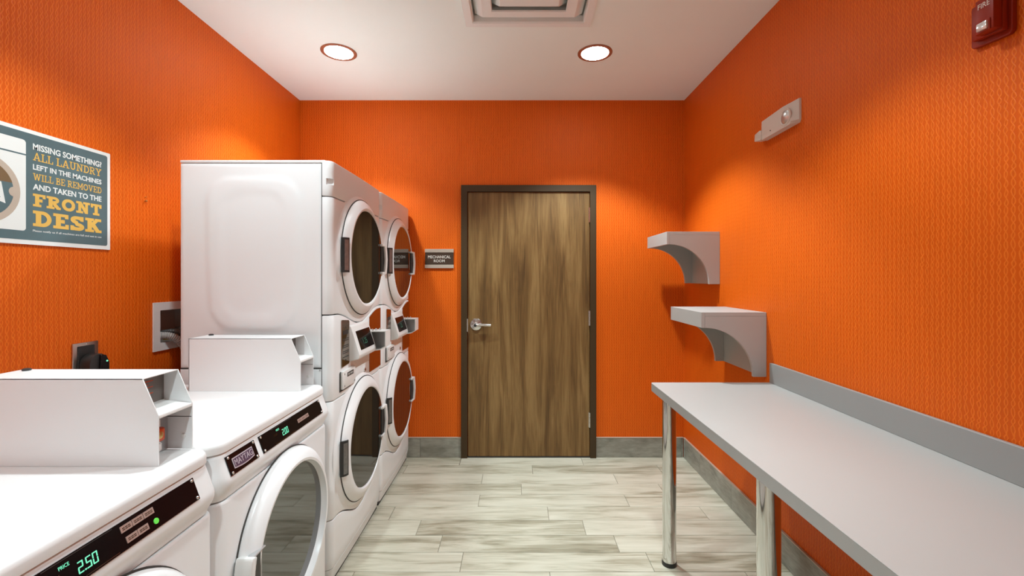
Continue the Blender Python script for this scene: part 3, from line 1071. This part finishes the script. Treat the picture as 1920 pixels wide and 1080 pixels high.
def make_washer(loc, label, price, rows):
    """local x 0 = front plane, y 0 = edge nearest the camera."""
    t = thing('front_load_washer', label, 'washer', loc, 'coin-operated single front-loading washers')
    W = WW
    LD = 0.700
    bm = NB(); bx(bm, -LD, -0.05, 0.006, W - .006, 0.03, 0.886); obj('cabinet', bm, M['white'], t)
    # lid
    def rr(x0, x1, y0, y1, r, n=8):
        out = []
        for cx, cy, a0 in ((x1 - r, y1 - r, 0), (x0 + r, y1 - r, 90), (x0 + r, y0 + r, 180), (x1 - r, y0 + r, 270)):
            for i in range(n + 1):
                a = math.radians(a0 + 90 * i / n)
                out.append((cx + r * math.cos(a), cy + r * math.sin(a)))
        return out
    bm = NB()
    rings = []
    for ins, z in ((0.004, .8885), (0, .891), (0, .907), (.002, .914), (.006, .919), (.014, .922)):
        rings.append([bm.verts.new((x, y, z)) for x, y in rr(-LD + ins, -0.006 - ins, ins, W - ins, max(.046 - ins, .01))])
    n = len(rings[0])
    for a, b in zip(rings, rings[1:]):
        for i in range(n):
            bm.faces.new((a[i], a[(i + 1) % n], b[(i + 1) % n], b[i]))
    bm.faces.new(rings[0][::-1]); bm.faces.new(rings[-1])
    obj('lid', bm, M['white_top'], t)
    # console: sloping face swept round the front corners
    P = plan(W, 0.040, 0.0, -0.25, 40)
    def sweep(prof, name, m_, sidef=0.12):
        bm = NB()
        cols = []
        for p, nrm in P:
            col = []
            for off, z in prof:
                f = abs(nrm.x) + (1 - abs(nrm.x)) * sidef if off > 0 else 1
                q = Vector((p.x + nrm.x * off, p.y + nrm.y * (off if off < 0 else off * sidef)))
                col.append(bm.verts.new((q.x, q.y, z)))
            cols.append(col)
        k = len(prof)
        for a, b in zip(cols, cols[1:]):
            for i in range(k):
                bm.faces.new((a[i], b[i], b[(i + 1) % k], a[(i + 1) % k]))
        bm.faces.new(cols[0]); bm.faces.new(cols[-1][::-1])
        return obj(name, bm, m_, t)
    con = sweep([(-.028, .8875), (-.013, .8875), (-.010, .884), (-.008, .877), (.012, .822), (.0145, .812), (.014, .803), (.009, .790), (.001, .777), (-.004, .768), (-.006, .760), (-.028, .760)], 'console', M['white'])
    sweep([(-.028, .7555), (-.004, .7555), (-.001, .752), (0, .748), (0, .40), (0, .06), (-.003, .035), (-.028, .035)], 'front_panel', M['white'])
    bm = NB(); bx(bm, -LD + .03, -.04, .02, W - .02, .012, .03); obj('underside_shade', bm, M['seam'], t)  # dark block painting in the shade below the cabinet
    for fx in (-LD + .08, -0.09):
        for fy in (0.06, W - .06):
            bm = NB(); lathe(bm, [(0, 0), (0.022, 0), (0.022, .008), (0.012, .012), (0, .012)], (fx, fy, 0), 'z', 16, False)
            obj('foot', bm, M['rubber'], t)
    # black console plates on the slope
    Tp, Bt = Vector((-.0078, 0, .8765)), Vector((.0120, 0, .8220))
    V = (Tp - Bt).normalized(); U = Vector((0, 1, 0)); N = U.cross(V)
    if N.x < 0: N = -N
    L = (Tp - Bt).length
    def plate(y0, y1, name, m_, v0=0.03, v1=.99, th=.003, base=0.0):
        a = Bt + V * L * v0 + N * base; b = Bt + V * L * v1 + N * base
        bm = NB(); prism(bm, [(a.x, a.z), (b.x, b.z), (b.x + N.x * th, b.z + N.z * th), (a.x + N.x * th, a.z + N.z * th)], 'y', y0, y1)
        return obj(name, bm, m_, con)
    YA, YB_, YC, YD = .034, .170, .196, .628
    def scr(y0, y1):
        for yy in (y0 + .008, y1 - .008):
            for vv in (.13, .89):
                bm = NB()
                c = Bt + V * L * vv + N * .003
                mt = Matrix.Translation((c.x, yy, c.z))
                tb = bmesh.new()
                bmesh.ops.create_uvsphere(tb, u_segments=12, v_segments=6, radius=.0042, matrix=mt)
                merge(bm, tb)
                obj('screw', bm, M['chrome_satin'], con)
    plate(YA, YB_, 'name_plate', M['black_gloss'])
    scr(YA, YB_)
    plate(YC, YD, 'control_plate', M['black_gloss'])
    scr(YC, YD)
    # badge
    bm = NB()
    def PT(y, v, off):
        p = Bt + V * L * v + N * off
        return Vector((p.x, y, p.z))
    def poly_plate(pts, off0, off1):
        lo = [bm.verts.new(PT(y, v, off0)) for y, v in pts]
        hi = [bm.verts.new(PT(y, v, off1)) for y, v in pts]
        bm.faces.new(hi); bm.faces.new(lo[::-1])
        for i in range(len(pts)):
            bm.faces.new((lo[i], lo[(i + 1) % len(pts)], hi[(i + 1) % len(pts)], hi[i]))
    b0, b1 = .054, .150
    curve = [(b0 + (b1 - b0) * k / 8, .26 - .07 * math.sin(PI * k / 8)) for k in range(9)]
    poly_plate(curve + [(b1, .76), (b0, .76)], .0029, .0042)
    bd = obj('badge', bm, M['badge'], con, label='small silver badge reading MAYTAG')
    bm = NB()
    curve = [(b0 + .003 + (b1 - b0 - .006) * k / 8, .31 - .07 * math.sin(PI * k / 8)) for k in range(9)]
    poly_plate(curve + [(b1 - .003, .71), (b0 + .003, .71)], .0041, .0045)
    text_o = PT(b0 + .006, .36, .0046)
    badge_dark = bm
    obj('badge_field', badge_dark, M['badge_dark'], con)
    bm = NB(); text_into(bm, 'MAYTAG', b1 - b0 - .012, L * .30, text_o, U, V, .0005)
    obj('badge_lettering', bm, M['badge'], con)
    # display window lines, digits
    for v0, v1 in ((.93, .955), (.075, .10)):
        plate(.265, .40, 'window_line', M['ink' if v0 > .5 else 'steel_sheet'], v0, v1, .0006, .003)
    bm = NB(); seg7(bm, price, PT(.319, .26, .0034), U, V, .021)
    obj('price_digits', bm, M['green_led'], con, label='green lit digits %s' % price)
    bm = NB(); text_into(bm, 'PRICE', .019, .0065, PT(.291, .70, .0034), U, V, .0003)
    obj('price_word', bm, M['green_led'], con)
    bm = NB(); text_into(bm, 'CYCLE', .018, .006, PT(.272, .50, .0034), U, V, .0003)
    obj('cycle_word', bm, M['steel_sheet'], con)
    for v0, y0, count in rows:
        for k in range(count):
            q = y0 + k * .0282
            p = plate(q, q + .0268, 'button', M['btn_label'], v0, v0 + .23, .0012, .003)
            bm = NB()
            for lv in (.07, .13):
                a = PT(q + .004, v0 + lv, .0042)
                for z_ in range(3):
                    yy = q + .004 + z_ * .0068
                    poly = [(yy, v0 + lv), (yy + .0055, v0 + lv), (yy + .0055, v0 + lv + .03), (yy, v0 + lv + .03)]
                    lo = [bm.verts.new(PT(y, v, .0042)) for y, v in poly]
                    hi = [bm.verts.new(PT(y, v, .0045)) for y, v in poly]
                    bm.faces.new(hi)
                    for i in range(4):
                        bm.faces.new((lo[i], lo[(i + 1) % 4], hi[(i + 1) % 4], hi[i]))
            obj('button_print', bm, M['sign_brown'], con)
    if len(rows) > 1:
        bm = NB()
        c = PT(.496, .30, .003)
        tb = bmesh.new()
        rot = Vector((0, 0, 1)).rotation_difference(N).to_matrix().to_4x4()
        bmesh.ops.create_cone(tb, cap_ends=True, segments=24, radius1=.0068, radius2=.0062, depth=.003, matrix=Matrix.Translation(c) @ rot)
        merge(bm, tb)
        obj('start_button', bm, M['green_btn'], con, label='round green start button')
    # door
    yc, zc, Rg, Ro = .354, .486, .234, .286
    d = round_door(t, yc, zc, Rg, Ro, M['glass_light'], M['white'], 0.024)
    # handle cover over the near part of the ring
    bm = NB()
    pts = []
    for i in range(13):
        a = math.radians(180 - 17 + 34 * i / 12)
        pts.append((yc + (Ro + .016) * math.cos(a), zc + (Ro + .016) * math.sin(a)))
    for i in range(13):
        a = math.radians(180 + 17 - 34 * i / 12)
        pts.append((yc + .276 * math.cos(a), zc + .276 * math.sin(a)))
    prism(bm, pts, 'x', 0.004, 0.056, 0.006, 2)
    obj('door_handle', bm, M['white_plastic'], d)
    bm = NB(); prism(bm, [(.044, yc - .277), (.0505, yc - .272), (.049, yc - .240), (.030, yc - .216), (.024, yc - .222)], 'z', zc - .080, zc + .080)
    obj('grip_slot', bm, M['black_matte'], d)
    bm = NB(); bx(bm, .024, .040, yc - .222, yc - .214, zc - .084, zc + .084, 0.002, 1)
    bx(bm, .030, .052, yc - .275, yc - .215, zc + .0795, zc + .085, 0.002, 1)
    obj('grip_edge', bm, M['grey_metal'], d)
    # coin meter case on the lid
    y0, y1 = .588, .704
    zb, zt, zk = .9222, 1.135, 1.043
    xb, xk, xt = -.512, -.059, -.098
    side = [(xb, zb), (xk, zb), (xk, zk), (xt, zt), (xb, zt)]
    bm = NB()
    prism(bm, side, 'y', y0, y0 + .0025, .0004, 1)
    prism(bm, side, 'y', y1 - .0025, y1, .0004, 1)
    bx(bm, xb, xt, y0, y1, zt - .0025, zt, .0004, 1)
    bx(bm, xb, xb + .0025, y0, y1, zb, zt)
    cb = obj('coin_meter_case', bm, M['white'], t, label='white sheet metal coin meter case on the lid')
    bm = NB()
    prism(bm, [(xk, zk - .001), (xk - .0015, zk + .002), (-.135, zk + .013), (-.135, zk + .009), (xk - .004, zk - .005), (xk, zk - .006)], 'y', y0 + .003, y1 - .003)
    obj('case_shelf', bm, M['white_plastic'], cb)
    bm = NB(); bx(bm, -.138, -.135, y0 + .003, y1 - .003, zk + .008, zt - .003); obj('upper_plate', bm, M['dark_plate'], cb)
    bm = NB()
    for i in range(6):
        bx(bm, -.1352, -.1346, y0 + .012, y0 + .012 + (.05 if i % 2 else .065), zt - .022 - i * .008, zt - .0195 - i * .008)
    obj('plate_print', bm, M['copper_red'], cb)
    bm = NB(); bx(bm, -.128, -.125, y0 + .003, y1 - .003, zb, zk - .002); obj('lower_plate', bm, M['grey_metal'], cb)
    bm = NB(); bx(bm, -.125, -.105, y0 + .020, y0 + .070, .935, .955, .003, 2); bx(bm, -.125, -.112, y0 + .015, y0 + .075, .930, 1.015, .003, 2)
    obj('coin_return', bm, M['white_plastic'], cb)
    bm = NB(); bx(bm, -.113, -.094, y0 + .022, y0 + .068, .962, .998, .006, 3)
    obj('coin_slot_button', bm, M['copper_red'], cb)
    bm = NB(); lathe(bm, [(0, 0), (.009, 0), (.009, .004), (.004, .005), (0, .005)], (-.0935, y0 + .045, .982), 'x', 16, False)
    obj('coin_slot_ring', bm, M['brass'], cb)
    bm = NB(); lathe(bm, [(0, 0), (.0062, 0), (.0055, -.003), (0, -.004)], (-.082, y1 - .0026, .957), 'y', 20, False)
    obj('side_plug', bm, M['poster_white'], cb, label='round white plug')
    bm = NB(); bx(bm, -.125, -.061, y1 - .0032, y1 - .0024, 1.008, 1.0095); obj('fold_line', bm, M['seam'], cb)
    bm = NB(); lathe(bm, [(0, 0), (.009, 0), (.010, .004), (.006, .006), (0, .006)], (-.487, y1 - .018, zt), 'z', 20, False)
    obj('case_lock', bm, M['black_matte'], cb)
    return t


XW = -0.810
make_washer((XW, 1.222, 0), 'white front-loading washer between the nearest washer and the stacked machines, display reading 2.00', '2.00', [(.38, .432, 3)])
make_washer((XW, 0.502, 0), 'nearest white front-loading washer at the lower left, display reading 2.50 and green start button', '2.50', [(.62, .415, 3), (.20, .420, 2)])


# ------------------------------------------------------------------ folding counter
TZ, TX, TY1, TY0 = 0.851, 0.682, 2.264, -0.55
t = thing('folding_counter', 'long light grey folding counter with shade-toned edge and round chrome legs along the right wall', 'counter', (0.98, 1.0, 0))
ox, oy = 0.98, 1.0
bm = NB()
r = .012
pts = [(TX - ox, TY0 - oy), (XR - .002 - ox, TY0 - oy), (XR - .002 - ox, TY1 - oy), (TX + r - ox, TY1 - oy), (TX + r * .3 - ox, TY1 - r * .3 - oy), (TX - ox, TY1 - r - oy)]
prism(bm, pts, 'z', TZ - .002, TZ, 0.0006, 1)
obj('countertop', bm, M['laminate'], t)
bm = NB(); prism(bm, pts, 'z', TZ - .039, TZ - .0021); obj('counter_edge', bm, M['laminate_edge_shaded'], t, label='counter edge band of the same laminate, coloured as shaded')
bm = NB(); bx(bm, XR - .016 - ox, XR - .002 - ox, TY0 - oy, TY1 - .004 - oy, TZ + .0003, .950, .001, 1); obj('backsplash', bm, M['laminate_splash_shaded'], t)
for ly in (2.158, 1.310, 0.462, -0.386):
    bm = NB(); lathe(bm, [(0, .02), (.032, .02), (.032, TZ - .042), (0, TZ - .042)], (.7395 - ox, ly - oy, 0), 'z', 48, False)
    lg = obj('leg', bm, M['chrome'], t)
    bm = NB(); lathe(bm, [(0, 0), (.034, 0), (.035, .006), (.0335, .019), (0, .0195)], (.7395 - ox, ly - oy, 0), 'z', 40, False)
    obj('leg_foot', bm, M['black_matte'], lg)
    bm = NB(); lathe(bm, [(0, TZ - .048), (.040, TZ - .044), (.040, TZ - .0395), (0, TZ - .0395)], (.7395 - ox, ly - oy, 0), 'z', 40, False)
    obj('leg_collar', bm, M['chrome'], lg)


# ------------------------------------------------------------------ wall shelves
def shelf(y0, y1, zt, label):
    D = .337
    t = thing('wall_shelf', label, 'shelf', (XR, (y0 + y1) / 2, zt - .333), 'grey wall shelves with arched end brackets')
    h = (y1 - y0) / 2
    Z = .333
    lip = .080
    bm = NB(); bx(bm, -D + .0185, -.0012, -h + .0002, h - .0002, Z - .020, Z, .0006, 1); obj('shelf_board', bm, M['laminate_shelf'], t)
    bm = NB(); bx(bm, -D, -D + .018, -h, h, Z - lip, Z, .0006, 1); obj('front_lip', bm, M['laminate_shelf'], t)
    bm = NB(); bx(bm, -.0185, -.0012, -h + .0185, h - .0185, 0.0, Z - .0205); obj('back_panel', bm, M['laminate_shelf'], t)
    pts = [(-.0012, 0.0), (-.0012, Z - .0205), (-D + .0185, Z - .0205), (-D + .0185, Z - lip)]
    a, b = D - .0185 - .068, Z - lip
    for i in range(1, 25):
        an = PI / 2 * i / 24
        pts.append((-D + .0185 + a * math.sin(an), b * math.cos(an)))
    for yy in (-h, h - .018):
        bm = NB(); prism(bm, pts, 'y', yy, yy + .018); obj('bracket', bm, M['laminate_shelf'], t)
    bm = NB(); lathe(bm, [(0, 0), (.006, 0), (.004, -.003), (0, -.004)], (-D + .05, h - .05, Z - .0205), 'z', 12, False)
    obj('screw', bm, M['chrome_satin'], t)
    return t


shelf(2.843, 3.262, 1.672, 'upper grey wall shelf with arched brackets, nearest the back corner')
shelf(2.314, 2.770, 1.201, 'lower grey wall shelf with arched brackets, above the far end of the counter')

# ------------------------------------------------------------------ sign by the door
t = thing('room_sign', 'small brown and silver wall sign reading MECHANICAL ROOM', 'sign', (-.5865, YB, 1.5255))
bm = NB(); bx(bm, -.109, .109, -.010, 0, -.0475, .0475, .001, 1); obj('sign_board', bm, M['sign_brown'], t)
for z in (-.0735, .0470):
    bm = NB(); bx(bm, -.1105, .1105, -.013, 0, z, z + .0265, .001, 1); obj('sign_rail', bm, M['sign_metal'], t)
bm = NB()
text_into(bm, 'MECHANICAL', .174, .022, (-.087, -.0101, .002), (1, 0, 0), (0, 0, 1), .0012, bold=.012)
text_into(bm, 'ROOM', .084, .021, (-.042, -.0101, -.028), (1, 0, 0), (0, 0, 1), .0012, bold=.012)
obj('sign_lettering', bm, M['sign_text'], t)

# ------------------------------------------------------------------ poster on the left wall
PY0, PY1, PZ0, PZ1 = 1.205, 1.828, 1.494, 1.885
t = thing('wall_poster', 'teal and white laundry notice about the front desk on the left wall', 'poster', (XL, (PY0 + PY1) / 2, (PZ0 + PZ1) / 2))
cy, cz = (PY0 + PY1) / 2, (PZ0 + PZ1) / 2


def loc2(y, z): return (y - cy, z - cz)


def rrect(y0, y1, z0, z1, r, n=6):
    out = []
    for a_, b_, a0 in ((y1 - r, z1 - r, 0), (y0 + r, z1 - r, 90), (y0 + r, z0 + r, 180), (y1 - r, z0 + r, 270)):
        for i in range(n + 1):
            a = math.radians(a0 + 90 * i / n)
            out.append((a_ + r * math.cos(a), b_ + r * math.sin(a)))
    return out


def pl(pts, x0, x1, name, m_, lab=None):
    bm = NB(); prism(bm, [loc2(*p) for p in pts], 'x', x0, x1)
    return obj(name, bm, m_, t, smooth=False, label=lab)


pl(rrect(PY0, PY1, PZ0, PZ1, .002), .0003, .006, 'board', M['poster_white'])
pl(rrect(PY0 + .014, PY1 - .013, PZ0 + .015, PZ1 - .013, .008), .006, .0064, 'printed_field', M['teal'], 'muted teal printed field')
pl(rrect(1.255, 1.513, 1.539, 1.845, .010), .0064, .0067, 'printed_washer', M['poster_white'], 'white picture of a washing machine')
pl([(1.255, 1.793), (1.513, 1.793), (1.513, 1.798), (1.255, 1.798)], .0067, .0069, 'printed_line', M['teal'])


def circ(cyy, czz, r, a0=0, a1=360, n=48):
    return [(cyy + r * math.cos(math.radians(a0 + (a1 - a0) * i / n)), czz + r * math.sin(math.radians(a0 + (a1 - a0) * i / n))) for i in range(n + (0 if a1 - a0 >= 360 else 1))]


pl(circ(1.384, 1.664, .112), .0067, .0069, 'printed_ring', M['poster_taupe'])
pl(circ(1.384, 1.664, .092), .0069, .0071, 'printed_drum', M['teal'])
pl(circ(1.384, 1.664, .0925, 18, 162, 30), .0071, .0073, 'printed_drum_top', M['poster_brown'])
pl(circ(1.477, 1.664, .016, 0, 360, 24), .0073, .0075, 'printed_catch', M['poster_taupe'])
pl([(1.395, 1.640), (1.452, 1.622), (1.440, 1.690), (1.392, 1.700)], .0073, .0075, 'printed_note', M['poster_white'])
bm = NB()
lathe(bm, [(.016, .0075), (.016, .0077), (.012, .0077), (.012, .0075)], (0, 1.415 - cy, 1.668 - cz), 'x', 24, False)
tube(bm, [(.0078, 1.402 - cy, 1.645 - cz), (.0078, 1.418 - cy, 1.650 - cz), (.0078, 1.436 - cy, 1.640 - cz)], .0016, 6)
obj('printed_squiggle', bm, M['teal'], t)
lines = [('MISSING SOMETHING?', 1.820, 1.842, 0, 'w'), ('ALL LAUNDRY', 1.784, 1.812, 1, 'y'), ('LEFT IN THE MACHINES', 1.752, 1.771, 0, 'w'),
         ('WILL BE REMOVED', 1.716, 1.740, 1, 'y'), ('AND TAKEN TO THE', 1.683, 1.704, 0, 'w'), ('FRONT', 1.626, 1.670, 2, 'y'), ('DESK', 1.558, 1.612, 2, 'y'),
         ('Please notify us if all machines are full and not in use', 1.5365, 1.546, 3, 'w')]
for body, z0, z1, st, c in lines:
    bm = NB()
    O = (.0064, 1.535 - cy, z0 - cz)
    if st in (1, 2):
        slab_into(bm, body, .254, z1 - z0, O, (0, 1, 0), (0, 0, 1), .0005, t=.17 if st == 1 else .27, st=.10 if st == 1 else .19)
    else:
        text_into(bm, body, .254, z1 - z0, O, (0, 1, 0), (0, 0, 1), .0005, bold=.024 if st == 0 else 0)
    obj('lettering', bm, M['poster_white'] if c == 'w' else M['poster_yellow'], t, smooth=False, recalc=False,
        label='%s letters %s' % ('white' if c == 'w' else 'yellow slab', body.upper() if st < 3 else 'in fine print at the foot'))

# ------------------------------------------------------------------ fittings on the left wall
t = thing('power_outlet', 'stainless steel outlet plate on the left wall behind the nearest washer', 'outlet', (XL, 1.725, 1.074))
bm = NB(); bx(bm, .0005, .006, -.052, .052, -.062, .058, .002, 2); obj('cover_plate', bm, M['steel_plate'], t)
bm = NB(); bx(bm, .006, .009, -.034, .034, -.052, .046, .002, 1); obj('receptacle', bm, M['black_matte'], t)
bm = NB(); lathe(bm, [(0, .006), (.0035, .006), (.003, .008), (0, .0085)], (0, 0, .052), 'x', 10, False); obj('screw', bm, M['chrome_satin'], t)
t = thing('power_plug', 'black round-topped plug with green light in the steel outlet', 'plug', (XL + .012, 1.725, 1.050))
bm = NB()
pts = circ(0.004, .0, .038, 0, 180, 20)
prism(bm, [(y, z) for y, z in pts] + [(-.034, -.045), (.042, -.045)], 'x', 0.0, .042, .006, 2)
obj('plug_body', bm, M['black_matte'], t)
bm = NB(); prism(bm, [(.000, -.03), (.040, -.03), (.040, .002), (.026, .030), (.004, .034)], 'x', .042, .050, .002, 1); obj('plug_face', bm, M['black_gloss'], t)
bm = NB(); lathe(bm, [(0, 0), (.0035, 0), (.003, .002), (0, .003)], (.050, .028, .006), 'x', 12, False)
obj('indicator_light', bm, M['green_led'], t, label='tiny green light')
bm = NB(); tube(bm, bez((.03, 0, -.044), (.034, 0, -.14), (-.002, .03, -.3), (.002, .02, -.62)), .005, 8); obj('cord', bm, M['black_matte'], t)

t = thing('hookup_box', 'white framed laundry hook-up box recessed in the left wall beside the stacked machine', 'utility box', (XL, 2.19, 1.15))
o_y, o_z = 2.19, 1.15
bm = NB()
outer = (2.048, 2.335, 1.040, 1.265)
for a in ((outer[0], HB[0], outer[2], outer[3]), (HB[1], outer[1], outer[2], outer[3]), (HB[0], HB[1], outer[2], HB[2]), (HB[0], HB[1], HB[3], outer[3])):
    bx(bm, .0003, .007, a[0] - o_y, a[1] - o_y, a[2] - o_z, a[3] - o_z)
obj('box_frame', bm, M['white_plastic'], t, smooth=False)
bm = NB()
bx(bm, -.092, -.088, HB[0] - o_y + .001, HB[1] - o_y - .001, HB[2] - o_z + .001, HB[3] - o_z - .001)
for a in ((HB[0], HB[0] + .003, HB[2], HB[3]), (HB[1] - .003, HB[1], HB[2], HB[3]), (HB[0], HB[1], HB[2], HB[2] + .003), (HB[0], HB[1], HB[3] - .003, HB[3])):
    bx(bm, -.088, 0.0, a[0] - o_y + .0005, a[1] - o_y - .0005, a[2] - o_z + .0005, a[3] - o_z - .0005)
obj('box_recess', bm, M['recess'], t, smooth=False)
for vy in (2.125, 2.185, 2.245):
    bm = NB(); lathe(bm, [(0, 0), (.012, 0), (.012, .020), (.008, .022), (.008, .034), (0, .034)], (-.045, vy - o_y, HB[2] + .004 - o_z), 'z', 14, False)
    vv = obj('valve', bm, M['brass'], t)
    bm = NB(); bx(bm, -.055, -.022, vy - o_y - .011, vy - o_y + .011, HB[2] + .036 - o_z, HB[2] + .047 - o_z, .002, 1); obj('valve_handle', bm, M['white_plastic'], vv)
for k, (yy, zz, m_, rb, rd, lab) in enumerate([
        (2.105, 1.106, 'hose_grey', .18, .0145, 'ribbed pale grey drain hose looping out of the hook-up box'),
        (2.150, 1.116, 'hose_braid', .14, .0095, 'dark braided supply hose beside the grey drain hose'),
        (2.200, 1.120, 'hose_braid', .14, .0095, 'dark braided supply hose at the right of the hook-up box')]):
    t = thing('water_hose', lab, 'hose', (XL, yy, zz), 'hoses in the laundry hook-up box')
    bm = NB()
    n = 90
    c = bez((-.052, -.012, -.014 if k == 0 else .0), (.02, -.005, .020), (.050, .045, .004), (.052, .085, -.095), n // 2) + \
        bez((.052, .085, -.095), (.054, .11, -.2), (.05, .12, -.35), (.045, .12, -.55), n // 2)[1:]
    if k:
        c = [Vector((p.x + .012 * k, p.y * .9, p.z)) for p in c]
    tube(bm, c, rd, 12, ribs=rb)
    obj('hose_body', bm, M[m_], t)

bm = NB()
lathe(bm, [(0, 0), (.003, 0), (.003, .006), (.005, .008), (0, .010)], (0, 0, 0), 'x', 12, False)
lathe(bm, [(0, 0), (.002, 0), (.002, .004), (0, .005)], (0, 0.002, .018), 'x', 10, False)
o = obj('wall_screw', bm, M['brass'], None, (XL, 2.007, 1.724))
o['label'] = 'tiny brass screw in the left wall between the poster and the stacked machine'
o['category'] = 'screw'

# ------------------------------------------------------------------ fittings on the right wall
t = thing('emergency_light', 'small white emergency light with a round lamp high on the right wall', 'emergency light', (XR, 2.18, 2.14))
bm = NB()
base = [(-.148, -.040), (-.138, -.052), (.128, -.054), (.140, -.050), (.140, .052), (-.148, .056)]
top = [(-.134, -.044), (-.126, -.056), (.104, -.058), (.112, -.050), (.108, .036), (-.070, .044)]
v0 = [bm.verts.new((0, y, z)) for y, z in base]
v1 = [bm.verts.new((-.010, y, z)) for y, z in base]
v2 = [bm.verts.new((-.040, y, z)) for y, z in top]
bm.faces.new(v0); bm.faces.new(v2[::-1])
for a, b in ((v0, v1), (v1, v2)):
    for i in range(6):
        bm.faces.new((a[i], a[(i + 1) % 6], b[(i + 1) % 6], b[i]))
obj('housing', bm, M['fixture'], t)
bm = NB(); lathe(bm, [(0.030, -.036), (.040, -.036), (.040, -.0415), (.036, -.0445), (.031, -.043)], (0, -.094, -.012), 'x', 36, False)
lh = obj('lamp_head', bm, M['fixture'], t)
bm = NB(); lathe(bm, [(.034, -.042), (.030, -.0425), (.024, -.047), (.012, -.051), (0, -.052)], (0, -.094, -.012), 'x', 36, False)
obj('lamp_lens', bm, M['reflector'], lh)
bm = NB(); prism(bm, [(.106, -.058), (.170, -.048), (.166, -.012), (.118, -.004), (.106, -.010)], 'x', -.046, -.006, .004, 2)
obj('lamp_head', bm, M['fixture'], t, label='far lamp head turned away')
bm = NB(); lathe(bm, [(0, -.040), (.003, -.040), (.003, -.0415), (0, -.0415)], (0, .03, -.034), 'x', 10, False); obj('test_button', bm, M['ink'], t)

t = thing('fire_alarm', 'red fire alarm strobe lettered FIRE high on the right wall', 'fire alarm', (XR, 1.205, 2.085))
bm = NB(); prism(bm, [(-.048, -.062), (-.040, -.070), (.050, -.064), (.057, -.058), (.057, .047), (-.048, .047)], 'x', -.014, 0.0, .002, 1); obj('base_plate', bm, M['red'], t)
bm = NB(); prism(bm, [(-.040, -.058), (.040, -.050), (.040, .043), (-.040, .043)], 'x', -.030, -.014, .003, 2); obj('body', bm, M['red'], t)
bm = NB(); bx(bm, -.054, -.030, -.040, .007, -.052, .040, .003, 2); obj('horn_cover', bm, M['red'], t)
bm = NB(); bx(bm, -.0625, -.0535, -.030, -.003, -.048, -.026, .003, 2); obj('strobe_lens', bm, M['strobe'], t)
bm = NB(); bx(bm, -.0575, -.0535, -.034, .001, -.052, -.022, .001, 1); obj('strobe_bezel', bm, M['red'], t)
bm = NB(); text_into(bm, 'FIRE', .030, .0135, (-.0541, -.001, .014), (0, -1, 0), (0, 0, 1), .0004, bold=.005)
obj('lettering', bm, M['sign_text'], t)
